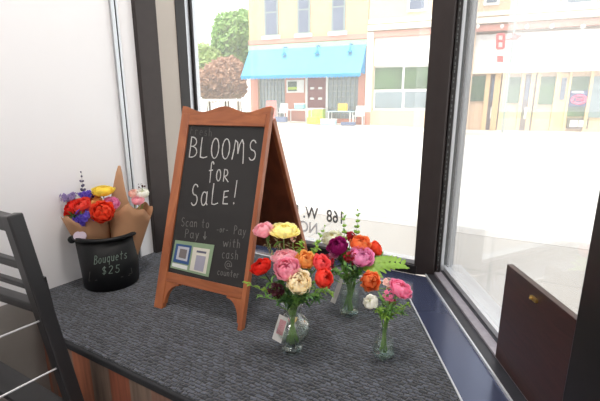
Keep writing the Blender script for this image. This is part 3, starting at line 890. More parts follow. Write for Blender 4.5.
def flower(kind, label, cat, group, px, py, Y, wpx, axis, pet, neck, foot, layers=7, per=6, opened=72, squash=.8, rng=None, ruff=.06, stem='stem', sr=.0017, leaves=0, bendf=.45, inner=8, start=.22):
    rng = rng or random.Random(int(px * 31 + py))
    c = atY(px, py, Y); R = wpx / 2 * m_per_px(c) / 1.0
    ax = V(axis).normalized()
    root = thing(kind, label, cat, foot, group)
    bloom_mesh(c, ax, R, rng, layers + 4, per + 1, opened, squash, ruff, inner, start).build('bloom', PET[pet], root, smooth=True)
    base = c - ax * R * squash * .9
    mb = MB(); pth = stem_path(base, ax, neck, foot, bendf); mb.tube(pth, sr, 6)
    mb.ball(base + ax * R * .1, R * .34, 8, 5, (1, 1, .5), ax)
    mb.build('stem', M[stem], root, smooth=True)
    if leaves:
        mb = MB()
        for i in range(leaves):
            k = rng.randint(6, len(pth) - 2); p = pth[k]
            d = V((rng.uniform(-1, 1), rng.uniform(-1, .4), rng.uniform(-.1, .8))).normalized()
            leaf_blade(mb, p, p + d * rng.uniform(.02, .042), rng.uniform(.008, .016), bend=.2)
        mb.build('leaves', M['leaf'], root, smooth=True)
    return root
def sprig(kind, label, cat, group, pts_px, neck, foot, leaf_m, n=14, ll=(.012, .022), lw=(.006, .01), rng=None, buds=None, stem='stem', sr=.0014, spread=1.0):
    """pts_px: (x, y, Y) control points above the vase neck"""
    rng = rng or random.Random(int(pts_px[-1][0] * 17 + pts_px[-1][1]))
    pts = [atY(*p) for p in pts_px]
    root = thing(kind, label, cat, foot, group)
    path = []
    allp = [V(neck)] + pts
    for i in range(len(allp) - 1):
        for k in range(5): path.append(allp[i].lerp(allp[i + 1], k / 5))
    path.append(allp[-1])
    # smooth
    for _ in range(3):
        path = [path[0]] + [(path[i - 1] + path[i] * 2 + path[i + 1]) / 4 for i in range(1, len(path) - 1)] + [path[-1]]
    low = [V(foot) + (V(neck) - V(foot)) * t for t in (0, .33, .66)]
    mb = MB(); mb.tube(low + path, [sr] * 3 + [sr * (1 - .6 * i / len(path)) for i in range(len(path))], 5)
    mb.build('stem', M[stem], root, smooth=True)
    if n:
        mb = MB(); m0 = max(2, int(len(path) * .25))
        for i in range(n):
            k = m0 + (len(path) - 1 - m0) * (i + rng.random() * .5) / n
            p = path[min(int(k), len(path) - 1)]
            d = V((rng.uniform(-1, 1), rng.uniform(-1, 1), rng.uniform(-.3, .9))).normalized()
            leaf_blade(mb, p, p + d * rng.uniform(*ll) * spread, rng.uniform(*lw), bend=.2, n=4)
        mb.build('leaves', M[leaf_m], root, smooth=True)
    if buds:
        bm, nb, br = buds
        mb = MB(); att0 = []
        m0 = int(len(path) * .45)
        for i in range(nb):
            t = i / max(1, nb - 1)
            k = min(len(path) - 1, int(m0 + (len(path) - 1 - m0) * t))
            a = i * 2.4
            r_ = br * (1.25 - .75 * t)
            p = path[k] + V((math.cos(a), math.sin(a), .2)) * r_ * 1.1
            mb.ball(p, r_ * rng.uniform(.85, 1.15), 6, 4, (1, 1, 1.25), V((math.cos(a), math.sin(a), 1.2)))
        mb.build('buds', bm if not isinstance(bm, str) else M[bm], root, smooth=True)
    return root

def cluster(kind, label, cat, group, px, py, Y, rpx, pet, neck, foot, n=26, pr=.005, rng=None, sc=(1, 1, 1), stem='stem'):
    """a head of many little florets"""
    rng = rng or random.Random(int(px * 13 + py))
    c = atY(px, py, Y); R = rpx * m_per_px(c)
    root = thing(kind, label, cat, foot, group)
    mb = MB(); att = []
    for i in range(n):
        d = V((rng.gauss(0, 1), rng.gauss(0, 1), rng.gauss(0, 1))).normalized() * R * rng.uniform(.45, 1)
        d = V((d.x * sc[0], d.y * sc[1], d.z * sc[2])); p = c + d; ax = (d.normalized() + V((0, -.5, .3))).normalized(); F = frame_from(ax); rv = rng.random()
        np_ = 5
        for k in range(np_):
            a = 2 * PI * k / np_ + rv * 6
            dirv = F @ V((math.cos(a), math.sin(a), .35)); side = F @ V((-math.sin(a), math.cos(a), 0))
            q = [p, p + dirv * pr * .6 + side * pr * .5, p + dirv * pr * 1.15, p + dirv * pr * .6 - side * pr * .5]
            mb.add(q, [(0, 1, 2, 3)]); att += [V((0, rv, 1)), V((.6, rv, 1)), V((1, rv, 1)), V((.6, rv, 1))]
    mb.att['petal'] = att
    mb.build('florets', PET[pet], root)
    mb = MB(); mb.tube(stem_path(c - V((0, 0, R * .8)), (0, 0, 1), neck, foot), .0016, 6)
    for i in range(n // 3):
        d = V((rng.gauss(0, 1), rng.gauss(0, 1), rng.gauss(0, 1))).normalized() * R * .7
        mb.tube([c - V((0, 0, R * .8)), c + V((d.x * sc[0], d.y * sc[1], d.z * sc[2]))], .0008, 4)
    mb.build('stem', M[stem], root)
    return root

# ------------------------------------------------------------------ vase 1: round-bellied
v1 = V((-.021, 1.0, 0))
vase1 = thing('glass_vase', 'round-bellied clear glass vase with a flared neck, nearest the chalkboard', 'vase', v1)
prof = [(.010, .002), (.029, .0), (.031, .004), (.029, .012), (.024, .020), (.027, .028), (.038, .040), (.0475, .056), (.050, .070), (.047, .084), (.037, .098), (.026, .108), (.0215, .116), (.0225, .124), (.027, .134), (.0315, .142)]
def smoothprof(p, n=3):
    out = []
    for i in range(len(p) - 1):
        p0 = p[max(0, i - 1)]; p1 = p[i]; p2 = p[i + 1]; p3 = p[min(len(p) - 1, i + 2)]
        for k in range(n):
            t = k / n
            f = lambda a, b, c, d: .5 * (2 * b + (c - a) * t + (2 * a - 5 * b + 4 * c - d) * t * t + (3 * b - a - 3 * c + d) * t ** 3)
            out.append((f(p0[0], p1[0], p2[0], p3[0]), f(p0[1], p1[1], p2[1], p3[1])))
    out.append(p[-1]); return out
pr = smoothprof(prof, 3)
inner = [(max(.001, r - .0022), z) for r, z in pr if z > .022][::-1]
mb = MB(); mb.lathe(pr + [(pr[-1][0] - .001, pr[-1][1] + .0012)] + inner, v1, 48); mb.build('body', M['glass'], vase1, smooth=True)
mb = MB(); mb.lathe([(.0005, .003), (.027, .003), (.028, .008), (.024, .016), (.018, .021), (.0005, .022)], v1, 40); mb.build('foot', M['thick'], vase1, smooth=True)
mb = MB(); mb.lathe([(r - .003, z) for r, z in pr if .024 < z < .075] + [(.0005, .0752)], v1, 40); mb.build('water', M['water'], vase1, smooth=True)
mb = MB(); mb.lathe([(.0225, .1135), (.0238, .1145), (.0242, .1165), (.0238, .1185), (.0226, .1195)], v1, 40); mb.build('neck_ring', M['thick'], vase1, smooth=True)
n1 = v1 + V((0, 0, .128)); 
def n1r(i):
    a = i * 2.399; r = .013
    return n1 + V((math.cos(a) * r, math.sin(a) * r, 0))
def f1r(i):
    a = i * 2.399 + 2.6; r = .017
    return v1 + V((math.cos(a) * r, math.sin(a) * r, .026))
G1 = 'flowers in the round-bellied vase'
fl1 = [
 ('ranunculus', 'bright red ranunculus leaning left over the round-bellied vase', 'flower', 261, 266, .97, 22, (-.35, -.25, .9), 'red', 7, 7, 84, .68),
 ('ranunculus', 'light pink ranunculus behind the pink one, second row of the round vase', 'flower', 285, 257, 1.04, 26, (-.05, -.15, 1), 'lightpink', 8, 7, 80, .62),
 ('ranunculus', 'large pink ranunculus at the centre front of the round vase', 'flower', 287, 268.5, .955, 26, (-.1, -.55, .8), 'pink', 9, 7, 78, .82),
 ('ranunculus', 'cream ranunculus hanging lowest at the front of the round vase', 'flower', 299, 282, .93, 25, (.15, -.75, .6), 'cream', 9, 7, 74, .85),
 ('ranunculus', 'amber orange ruffled flower at the back right of the round vase', 'flower', 306, 259.5, 1.02, 20, (.1, -.6, .7), 'amber', 7, 6, 80, .85),
 ('ranunculus', 'coral pink ranunculus tilted right, upper of two beside the amber flower', 'flower', 322, 263, 1.0, 20, (.5, -.45, .7), 'coral', 7, 6, 78, .85),
 ('ranunculus', 'scarlet ranunculus hanging lowest on the right of the round vase', 'flower', 324, 278, .965, 20, (.5, -.6, .45), 'scarlet', 7, 6, 76, .95),
 ('dahlia', 'soft pink fluffy bloom beside the yellow one, before the board back', 'flower', 263.5, 229, 1.10, 21, (-.25, -.3, .9), 'lightpink', 8, 9, 92, .75),
 ('dahlia', 'pale yellow wide flat bloom before the brown board back', 'flower', 284, 229.5, 1.10, 31, (.05, -.12, 1), 'paleyellow', 9, 9, 90, .42),
]
for i, (k, lb, ct_, px, py, Y, w, ax, pet, la, pe, op, sq) in enumerate(fl1):
    flower(k, lb, ct_, G1, px, py, Y, w, ax, pet, n1r(i), f1r(i), la, pe, op, sq, leaves=3, stem='stem_dark' if i == 0 else 'stem')
cluster('scabiosa', 'dark burgundy scabiosa hanging left below the pink flower', 'flower', G1, 276, 291, .955, 7.5, 'burgundy', n1r(10), f1r(10), 60, .006, sc=(1, 1, 1.15))
cluster('filler_flower', 'small pink filler blossom at the right foot of the yellow bloom', 'flower', G1, 293, 239, 1.08, 3.5, 'blush', n1r(11), f1r(11), 12, .004)
GS = 'green sprigs in the round-bellied vase'
sprig('snapdragon', 'budding green snapdragon spike reaching up below the window lettering', 'greenery', GS, [(305, 270, 1.02), (314, 252, 1.05), (325, 226, 1.07)], n1r(12), f1r(12), 'leaf', 10, buds=('leaf_light', 20, .0048))
sprig('leafy_sprig', 'pale green leafy sprig reaching left to the chalkboard leg', 'greenery', GS, [(280, 299, .98), (265, 291, .96), (242, 282, .95)], n1r(13), f1r(13), 'leaf_light', 22, (.012, .02), (.008, .013))
sprig('leafy_sprig', 'yellow green sprig between the pale yellow and amber blooms', 'greenery', GS, [(298, 270, 1.05), (300, 250, 1.07), (302, 240, 1.08)], n1r(14), f1r(14), 'leaf_light', 26, (.012, .022), (.007, .012), buds=('leaf_light', 8, .004))
sprig('leafy_sprig', 'yellow green sprig just right of the amber bloom', 'greenery', GS, [(308, 275, 1.03), (313, 255, 1.07), (318, 245, 1.1)], n1r(15), f1r(15), 'leaf_light', 22, (.012, .022), (.007, .012))
sprig('leafy_sprig', 'feathery green sprig drooping right under the scarlet bloom', 'greenery', GS, [(303, 300, .96), (314, 296, .94), (328, 287, .93)], n1r(16), f1r(16), 'leaf', 26, (.012, .022), (.004, .007))
sprig('leafy_sprig', 'feathery green sprig drooping left under the red bloom', 'greenery', GS, [(283, 300, .95), (272, 299, .93), (257, 296, .92)], n1r(17), f1r(17), 'leaf', 24, (.012, .022), (.004, .007))
sprig('leafy_sprig', 'dark green sprig filling the middle below the cream bloom', 'greenery', GS, [(294, 302, .95), (302, 298, .92), (309, 295, .91)], n1r(18), f1r(18), 'leaf_dark', 30, (.016, .026), (.006, .011))
sprig('leafy_sprig', 'dark green sprig behind the burgundy scabiosa', 'greenery', GS, [(290, 298, .98), (283, 288, .99), (276, 281, 1.0)], n1r(19), f1r(19), 'leaf_dark', 30, (.016, .026), (.006, .011))
sprig('leafy_sprig', 'bushy green sprig at the right between cream and scarlet blooms', 'greenery', GS, [(300, 300, .98), (310, 290, .98), (314, 280, .98)], n1r(20), f1r(20), 'leaf', 30, (.014, .024), (.006, .010))
for i_, (pts_, lm_, lb_) in enumerate((
    ([(290, 303, .96), (284, 301, .94), (278, 303, .93)], 'leaf_dark', 'dark leafy sprig low at the left over the vase rim'),
    ([(296, 303, .95), (298, 300, .92), (297, 305, .91)], 'leaf', 'small green sprig low at the centre over the vase rim'),
    ([(302, 302, .96), (314, 301, .95), (322, 297, .95)], 'leaf_dark', 'dark leafy sprig low at the right over the vase rim'),
    ([(296, 298, 1.0), (301, 285, 1.02), (312, 270, 1.03)], 'leaf_dark', 'dark leafy sprig behind the cream and amber blooms'),
    ([(290, 300, .98), (276, 291, .99), (268, 280, .98)], 'leaf', 'feathery sprig under the bright red bloom stem'),
    ([(304, 298, .98), (322, 291, .97), (334, 294, .96)], 'leaf_light', 'light sprig tip farthest right of the round vase'))):
    sprig('leafy_sprig', lb_, 'greenery', GS, pts_, n1r(26 + i_), f1r(26 + i_), lm_, 34, (.014, .026), (.005, .010))
for k_, (x_, y_, lb) in enumerate(((266, 242, 'cream dried grass tuft under the soft pink bloom'), (277, 243, 'cream dried grass tuft under the left end of the yellow bloom'), (288, 245, 'cream dried grass tuft under the right end of the yellow bloom'))):
    sprig('dried_grass', lb, 'dried grass', 'dried grass tufts before the board back', [(286 + k_ * 2, 272, 1.06), (x_ + 4, 256, 1.10), (x_, y_ - 4, 1.12)], n1r(21 + k_), f1r(21 + k_), 'dry' if 'dry' in M else M.setdefault('dry', mat('straw', (196, 172, 130), .7, var=.2, trans=.2)) and 'dry', 26, (.012, .028), (.003, .005))
# tag on vase 1
T1 = V((0, -1, 0)); tp0 = V((-.03, .945, 0)); tn = V((-.25, -1, .35)).normalized()
tagp = [(279.5, 314), (288.5, 318.5), (281, 343.5), (272, 338.5)]
tg = thing('gift_tag', 'white tag with pink print hanging from the round-bellied vase', 'tag', atplane(280, 340, tp0, tn))
mb = MB(); quad_px(mb, tagp, tp0, tn, .0006); mb.build('card', M['tag_white'], tg)
mb = MB(); qq = tp0 + tn * .0007; quad_px(mb, [(280.5, 319), (286.5, 321.5), (282.3, 336), (276, 333)], qq, tn, .0003)
mb.build('print', M['tag_pink'], tg)
mb = MB(); mb.tube(bez(atplane(284, 315.5, tp0, tn), atplane(285, 311, tp0, tn), n1 + V((-.012, -.021, -.012)), 6), .0006, 5); mb.build('string', M['tag_white'], tg)

# ------------------------------------------------------------------ vase 2: straight jar
v2 = V((.163, 1.205, 0))
vase2 = thing('glass_vase', 'straight clear glass vase in the middle, next to the window sill', 'vase', v2)
pr = [(.012, .001), (.030, .0), (.0325, .003), (.0325, .012), (.032, .05), (.0305, .085), (.0285, .098), (.029, .108), (.031, .114)]
pr2 = smoothprof(pr, 3)
mb = MB(); mb.lathe(pr2 + [(r - .002, z) for r, z in pr2 if z > .01][::-1], v2, 44); mb.build('body', M['glass'], vase2, smooth=True)
mb = MB(); mb.lathe([(.0005, .002), (.029, .002), (.0305, .005), (.029, .009), (.0005, .010)], v2, 40); mb.build('base', M['thick'], vase2, smooth=True)
mb = MB(); mb.lathe([(r - .003, z) for r, z in pr2 if .011 < z < .08] + [(.0005, .0805)], v2, 40); mb.build('water', M['water'], vase2, smooth=True)
n2 = v2 + V((0, 0, .105))
def n2r(i):
    a = i * 2.399; r = .006 + .014 * ((i * .37) % 1)
    return n2 + V((math.cos(a) * r, math.sin(a) * r, 0))
def f2r(i):
    a = i * 2.399 + 2.2; r = .008 + .014 * ((i * .61) % 1)
    return v2 + V((math.cos(a) * r, math.sin(a) * r, .013))
G2 = 'flowers in the straight vase'
fl2 = [
 ('ranunculus', 'creamy white ranunculus at the back left, under the window numbers', 'flower', 332.5, 237.5, 1.27, 21, (-.2, -.3, .9), 'whiteyellow', 8, 7, 82, .7),
 ('ranunculus', 'deep magenta ranunculus in front of the creamy white one', 'flower', 337.5, 246, 1.20, 21, (-.35, -.45, .8), 'magenta', 8, 7, 82, .75),
 ('ranunculus', 'orange ranunculus on top of the straight vase bouquet', 'flower', 360.5, 243.5, 1.22, 21, (.05, -.4, .9), 'orange', 8, 6, 74, .82),
 ('ranunculus', 'red orange ranunculus turned right, next to the top orange one', 'flower', 376, 248, 1.24, 15, (.75, -.35, .5), 'redorange', 6, 6, 70, .95),
 ('ranunculus', 'orchid pink ranunculus just below the top orange one', 'flower', 362, 256, 1.17, 25, (.1, -.5, .8), 'orchid', 9, 7, 84, .62),
 ('ranunculus', 'orange flower hanging lowest in front of the large green leaf', 'flower', 371, 281, 1.09, 20, (.15, -.9, .3), 'orange', 6, 6, 84, .8),
]
for i, (k, lb, ct_, px, py, Y, w, ax, pet, la, pe, op, sq) in enumerate(fl2):
    flower(k, lb, ct_, G2, px, py, Y, w, ax, pet, n2r(i), f2r(i), la, pe, op, sq, leaves=4, ruff=.1 if i == 5 else .06)
for i, (px, py, Y, r_, pet, lb) in enumerate(((329, 262, 1.18, 7, 'crimson', 'crimson blossom cluster at the left, below the magenta ranunculus'), (351, 258, 1.17, 7, 'crimson', 'crimson blossom cluster left of the orchid pink ranunculus'), (350, 236, 1.25, 4.5, 'crimson', 'small crimson buds left of the top orange ranunculus'), (334, 254, 1.2, 4.5, 'orchid', 'tiny pink blossoms under the magenta ranunculus'))):
    cluster('snapdragon', lb, 'flower', G2, px, py, Y, r_, pet, n2r(7 + i), f2r(7 + i), 34, .0065)
GS2 = 'green sprigs in the straight vase'
sprig('snapdragon', 'green snapdragon spike rising in front of the window numbers', 'greenery', GS2, [(347, 270, 1.22), (345, 245, 1.25), (343.5, 213, 1.27)], n2r(12), f2r(12), 'leaf', 8, buds=('leaf_light', 26, .0062))
sprig('snapdragon', 'green snapdragon spike rising highest, above the orange bloom', 'greenery', GS2, [(354, 262, 1.24), (356, 238, 1.27), (358.5, 210, 1.29)], n2r(13), f2r(13), 'leaf', 8, buds=('leaf_light', 26, .0062))
for i, (pts, lb, lm) in enumerate((
    ([(345, 278, 1.18), (336, 274, 1.16), (328, 272, 1.15)], 'leafy green sprig drooping left beside the crimson cluster', 'leaf'),
    ([(346, 275, 1.2), (341, 265, 1.2), (339, 256, 1.2)], 'leafy green sprig standing below the magenta bloom', 'leaf_dark'),
    ([(352, 278, 1.17), (354, 268, 1.15), (356, 264, 1.15)], 'leafy green sprig below the orchid pink bloom', 'leaf_dark'),
    ([(349, 280, 1.16), (346, 272, 1.14), (346, 266, 1.13)], 'leafy green sprig at the middle front over the vase rim', 'leaf'),
    ([(356, 278, 1.18), (364, 269, 1.17), (370, 266, 1.17)], 'leafy green sprig to the right under the large leaf', 'leaf'),
    ([(356, 272, 1.22), (368, 262, 1.25), (384, 255, 1.26)], 'small green sprig poking out right of the red orange bloom', 'leaf'))):
    sprig('leafy_sprig', lb, 'greenery', GS2, pts, n2r(14 + i), f2r(14 + i), lm, 26, (.018, .03), (.008, .014))
# big leaf
bl_root = thing('green_leaf', 'large bright green leaf reaching right towards the sill', 'leaf', f2r(20), GS2)
a = atY(366, 267, 1.17); b = atY(410, 267, 1.17)
mb = MB(); leaf_blade(mb, a, b, .026, up=(0, -.75, 1), bend=.16, n=12, fold=-.18)
dl = (b - a); sd_ = dl.normalized().cross(V((0, -.75, 1))).normalized()
for i_ in range(7):
    t_ = .08 + .12 * i_
    p_ = a + dl * t_ + V((0, 0, .016 * math.sin(PI * t_)))
    for sg_ in (-1, 1):
        leaf_blade(mb, p_, p_ + (dl.normalized() * .75 + sd_ * sg_ * .75) * (.046 * (1.05 - .7 * t_)), .020 * (1.1 - .5 * t_), up=(0, -.75, 1), bend=.1, n=5, fold=-.1)
leaf_blade(mb, atY(362, 268, 1.16), atY(383, 277, 1.12), .03, up=(0, -.6, 1), bend=.15, n=8)
mb.build('blade', M['leaf_light'], bl_root, smooth=True)
mb = MB(); mb.tube(bez(n2r(20), n2 + V((.02, -.01, .04)), a, 6) , .0016, 5); mb.tube([f2r(20), n2r(20)], .0016, 5)
mb.build('stem', M['stem'], bl_root)
# ribbon tag
tp2 = V((.12, 1.165, 0)); tn2 = V((-.3, -1, .2)).normalized()
tg = thing('gift_tag', 'narrow white tag hanging left of the straight vase', 'tag', atplane(333, 299, tp2, tn2))
mb = MB(); quad_px(mb, [(339.5, 278.5), (343.5, 280), (335, 304), (330.5, 301.5)], tp2, tn2, .0006); mb.build('card', M['tag_white'], tg)
mb = MB(); mb.tube([atplane(341, 280, tp2, tn2), n2 + V((-.028, -.012, -.004))], .0006, 5); mb.build('string', M['tag_white'], tg)

# ------------------------------------------------------------------ vase 3: small square bottle
v3 = V((.229, .972, 0)); R3 = math.radians(28)
vase3 = thing('glass_bottle', 'small square clear glass bottle nearest the camera', 'vase', v3)
def sqlathe(mb, prof, c, n=40): mb.lathe(prof, c, n, sq=8, rot=R3)
pb3 = [(.002, .001), (.0225, .0), (.0245, .003), (.0235, .02), (.019, .055), (.0155, .064)]
pn3 = [(.0155, .064), (.012, .069), (.011, .074), (.011, .084), (.013, .086), (.013, .090), (.011, .0905)]
mb = MB(); sqlathe(mb, pb3, v3); mb.lathe(pn3 + [(.0095, .0900), (.0095, .074)], v3, 32); mb.lathe([(r - .002, z) for r, z in pb3[2:]][::-1], v3, 40, sq=8, rot=R3)
mb.build('body', M['glass'], vase3, smooth=True)
mb = MB(); sqlathe(mb, [(.0005, .002), (.021, .002), (.0225, .005), (.022, .010), (.0005, .011)], v3); mb.build('base', M['thick'], vase3)
mb = MB(); sqlathe(mb, [(.0215, .0115), (.0205, .024), (.019, .036), (.0005, .0362)], v3); mb.build('water', M['water'], vase3)
n3 = v3 + V((0, 0, .088))
def n3r(i):
    a = i * 2.399; r = .0055
    return n3 + V((math.cos(a) * r, math.sin(a) * r, 0))
def f3r(i):
    a = i * 2.399 + 2; r = .010
    return v3 + V((math.cos(a) * r, math.sin(a) * r, .014))
G3 = 'flowers in the small bottle'
flower('dahlia', 'hot pink wide bloom at the right above the small bottle', 'flower', G3, 401, 288, .95, 25, (.35, -.3, .9), 'hotpink', n3r(0), f3r(0), 8, 9, 92, .55, leaves=3)
flower('ranunculus', 'small white ranunculus bud at the left of the small bottle', 'flower', G3, 371, 302, .93, 15, (-.5, -.5, .7), 'white', n3r(1), f3r(1), 6, 6, 62, .85, leaves=2)
cluster('filler_flower', 'pink small blossoms left of the hot pink bloom', 'flower', G3, 389, 296, .95, 6, 'hotpink', n3r(2), f3r(2), 26, .005)
cluster('filler_flower', 'white and blush blossoms at the top of the small bottle bouquet', 'flower', G3, 388, 283, 1.0, 5, 'blush', n3r(3), f3r(3), 22, .005)
cluster('filler_flower', 'crimson small blossoms below the hot pink bloom', 'flower', G3, 392, 301, .96, 4, 'crimson', n3r(4), f3r(4), 16, .004)
GS3 = 'green sprigs in the small bottle'
for i, (pts, lb, lm) in enumerate((
    ([(389, 318, .96), (398, 310, .96), (410, 303, .95)], 'light green sprig leaning right out of the small bottle', 'leaf_light'),
    ([(386, 316, .95), (383, 305, .94), (380, 296, .94)], 'green sprig standing beside the white bud', 'leaf'),
    ([(388, 315, .94), (392, 308, .93), (395, 302, .93)], 'green sprig in the front middle of the small bottle', 'leaf'),
    ([(386, 318, .94), (380, 313, .93), (377, 309, .92)], 'light green sprig leaning left out of the small bottle', 'leaf_light'),
    ([(390, 316, .97), (400, 312, .98), (405, 316, .97)], 'green sprig hanging low right of the small bottle', 'leaf'),
    ([(387, 312, .97), (389, 300, .98), (384, 288, 1.0)], 'thin green sprig rising behind the pink blossoms', 'leaf'))):
    sprig('leafy_sprig', lb, 'greenery', GS3, pts, n3r(5 + i), f3r(5 + i), lm, 26, (.012, .022), (.005, .009))

# ------------------------------------------------------------------ bucket with wrapped bouquets
bc = V((-.732, 1.446, 0)); RB = .098; RT = .113; HB = .210
bk = thing('bucket', 'black plastic bucket with chalk writing, holding wrapped bouquets by the white wall', 'bucket', bc)
mb = MB(); po = [(.0005, .0), (RB - .004, .0), (RB, .004), (RT - .004, HB - .012)]
pi_ = [(RT - .008, HB - .012), (RB - .003, .008), (.0005, .008)]
mb.lathe(po + pi_, bc, 56); mb.build('body', M['bucket'], bk, smooth=True)
mb = MB(); mb.lathe([(RT - .005, HB - .014), (RT + .003, HB - .013), (RT + .005, HB - .006), (RT + .002, HB), (RT - .006, HB), (RT - .009, HB - .010), (RT - .005, HB - .014)], bc, 56); mb.build('rim', M['bucket'], bk, smooth=True)
va = V((-bc.x, -bc.y, 0)).normalized(); vt = V((va.y, -va.x, 0))     # to camera; to picture right is -vt
for sg in (-1, 1):
    ear = bc + vt * sg * (RT + .004) + V((0, 0, HB - .02))
    mb = MB(); mb.ball(ear, .014, 12, 8, (1, 1, 1)); mb.build('handle_lug', M['bucket'], bk, smooth=True)
mb = MB(); hp = []
for i in range(17):
    a = PI * i / 16
    hp.append(bc + vt * math.cos(a) * (RT + .010) - va * math.sin(a) * (RT + .016) * 1.0 + V((0, 0, HB - .02 - .05 * math.sin(a))))
mb.tube(hp, .0018, 6); mb.build('handle', M['bucket'], bk, smooth=True)
def on_bucket(x, y):
    """pixel to the point on the bucket's outside"""
    d = ray(x, y); o = V((0, 0, H)) - bc
    k = (RT - .004 - RB) / (HB - .016); r0 = RB - .004 * k
    A = d.x ** 2 + d.y ** 2 - (k * d.z) ** 2; B = o.x * d.x + o.y * d.y - (r0 + k * o.z) * k * d.z
    Cc = o.x ** 2 + o.y ** 2 - (r0 + k * o.z) ** 2
    t_ = (-B - math.sqrt(max(0, B * B - A * Cc))) / A
    return V((0, 0, H)) + d * t_
def bn(p): return V((p.x - bc.x, p.y - bc.y, 0)).normalized()
def bucket_text(mb, text, x0, y0, x1, y1, h, w, sl=0, gap=.2, wl=.85):
    st, adv = layout(text, wl, gap)
    def f(u, v):
        u /= adv
        p = on_bucket(x0 + (x1 - x0) * u + sl * v, y0 + (y1 - y0) * u - h * v)
        return p + bn(p) * .0004
    strokes_to_mesh(mb, st, f, w, bn, rg)
mb = MB()
bucket_text(mb, 'Bouquets', 94, 264.5, 127, 258, 8.5, .0022, .5)
bucket_text(mb, '$25', 101.5, 274.5, 120, 272, 7.5, .0024, .3)
o = mb.build('chalk_lettering', M['chalk_green'], bk); o['label'] = 'pale green chalk words'
for sq_ in ([(90, 272), (89, 281), (97, 280)], [(121, 277), (130, 275)], [(131, 268), (132, 273), (129, 274)]):
    mb = MB()
    strokes_to_mesh(mb, [sq_], lambda x, y: on_bucket(x, y) + bn(on_bucket(x, y)) * .0004, .002, bn, rg)
    mb.build('chalk_squiggle', M['chalk_faint'], bk)

def wrap(label, A, axis, up_h, rad, open_from, open_to, peak, group, name='bouquet_wrap', seed=1, peak_a=0.0):
    """kraft paper rolled into a cone: A is its lower end; the sheet overlaps and rises to a peak on one side"""
    rng = random.Random(seed); ax = V(axis).normalized()
    xr = V((1, 0, 0)) - ax * ax.x; xr.normalize(); yr = ax.cross(xr)
    nU, nV = 44, 10
    mb = MB(); vs = []
    for j in range(nV + 1):
        t_ = j / nV
        for i in range(nU + 1):
            s_ = i / nU; a = open_from + (open_to - open_from) * s_
            da = (a - peak_a + PI) % (2 * PI) - PI
            hgt = up_h * (1 + peak * math.exp(-(da / .42) ** 2) + .05 * math.sin(a * 3 + seed) + .03 * math.sin(7 * a + seed))
            r_ = rad[0] + (rad[1] - rad[0]) * t_ ** .9
            r_ *= 1 + .035 * math.sin(5 * a + seed + t_ * 2) * t_ - .012 * s_
            vs.append(V(A) + ax * hgt * t_ + (xr * math.cos(a) + yr * math.sin(a)) * r_)
    fs = [(j * (nU + 1) + i, j * (nU + 1) + i + 1, (j + 1) * (nU + 1) + i + 1, (j + 1) * (nU + 1) + i) for j in range(nV) for i in range(nU)]
    mb.add(vs, fs)
    root = thing(name, label, 'bouquet wrap', A, group)
    o = mb.build('paper_cone', M['kraft'], root, smooth=True)
    sd = o.modifiers.new('thickness', 'SOLIDIFY'); sd.thickness = .0012
    return root
GW = 'kraft paper wraps in the bucket'
mpp = m_per_px(V((-.75, 1.5, .25)))
# left wrap
A1 = bc + V((-.020, -.008, .012))
top1 = atY(87, 211, 1.44)
w_l = wrap('brown kraft paper wrap around the colourful flowers, left in the bucket', A1, top1 - A1, (top1 - A1).length * .97, (.026, .088), .2, .2 + 2 * PI * 1.02, .24, GW, seed=2, peak_a=2.35)
st = on_bucket(84, 238)
pst = atY(80, 236, 1.355)
mb = MB(); ns = V((-.2, -1, .35)).normalized()
cen = pst; xx = ns.orthogonal().normalized(); yy = ns.cross(xx)
mb.slab([cen + (V((1, 0, 0)) * math.cos(i * PI / 10) * .024 + V((0, .33, .94)) * math.sin(i * PI / 10) * .018) for i in range(20)], ns * .001)
o = mb.build('sticker', M['sticker'], w_l); o['label'] = 'pale lilac round sticker'
# right wrap
A2 = bc + V((.040, .0, .012))
top2 = atY(131.5, 203, 1.49)
w_r = wrap('brown kraft paper cone with a tall peak, right in the bucket', A2, top2 - A2, (top2 - A2).length * .95, (.026, .078), 2.0, 2.0 + 2 * PI * 1.02, .52, GW, seed=5, peak_a=2.75)
GBq = 'flowers in the left kraft wrap'
nk = A1 + (top1 - A1) * .45; ft = A1 + V((0, 0, .01))
def nkr(i):
    a = i * 2.399; return nk + V((math.cos(a), math.sin(a), 0)) * .025
def ftr(i):
    a = i * 2.399; return ft + V((math.cos(a), math.sin(a), 0)) * .012
for i, (k, lb, px, py, Y, w, ax, pet, la, pe, op, sq) in enumerate((
    ('ranunculus', 'dark red flower at the left rim of the left kraft wrap', 70.5, 208, 1.42, 15, (-.5, -.6, .5), 'red', 7, 6, 80, .8),
    ('ranunculus', 'salmon red flower second from the left in the kraft wrap', 81, 205.5, 1.41, 17, (-.2, -.6, .7), 'scarlet', 7, 6, 80, .8),
    ('ranunculus', 'orange flower behind the salmon red one in the kraft wrap', 92, 202, 1.45, 16, (0, -.5, .8), 'amber', 7, 6, 82, .75),
    ('ranunculus', 'vivid red ruffled flower at the front right of the left wrap', 102.5, 211.5, 1.38, 20, (.2, -.8, .5), 'redorange', 8, 6, 82, .85),
    ('ranunculus', 'pink flower at the right rim behind the vivid red one', 111.5, 203.5, 1.45, 14, (.3, -.5, .7), 'orchid', 7, 6, 80, .75),
    ('ranunculus', 'yellow flower standing highest over the left kraft wrap', 103, 190, 1.47, 18, (.05, -.12, 1), 'yellow', 7, 7, 82, .58))):
    flower(k, lb, 'flower', GBq, px, py, Y, w * 1.14, ax, pet, nkr(i), ftr(i), la, pe, op, sq, leaves=2, stem='stem_dark')
cluster('larkspur', 'violet blossom cluster hanging over the front of the left wrap', 'flower', GBq, 84, 217, 1.375, 9.5, 'violet', nkr(7), ftr(7), 60, .009)
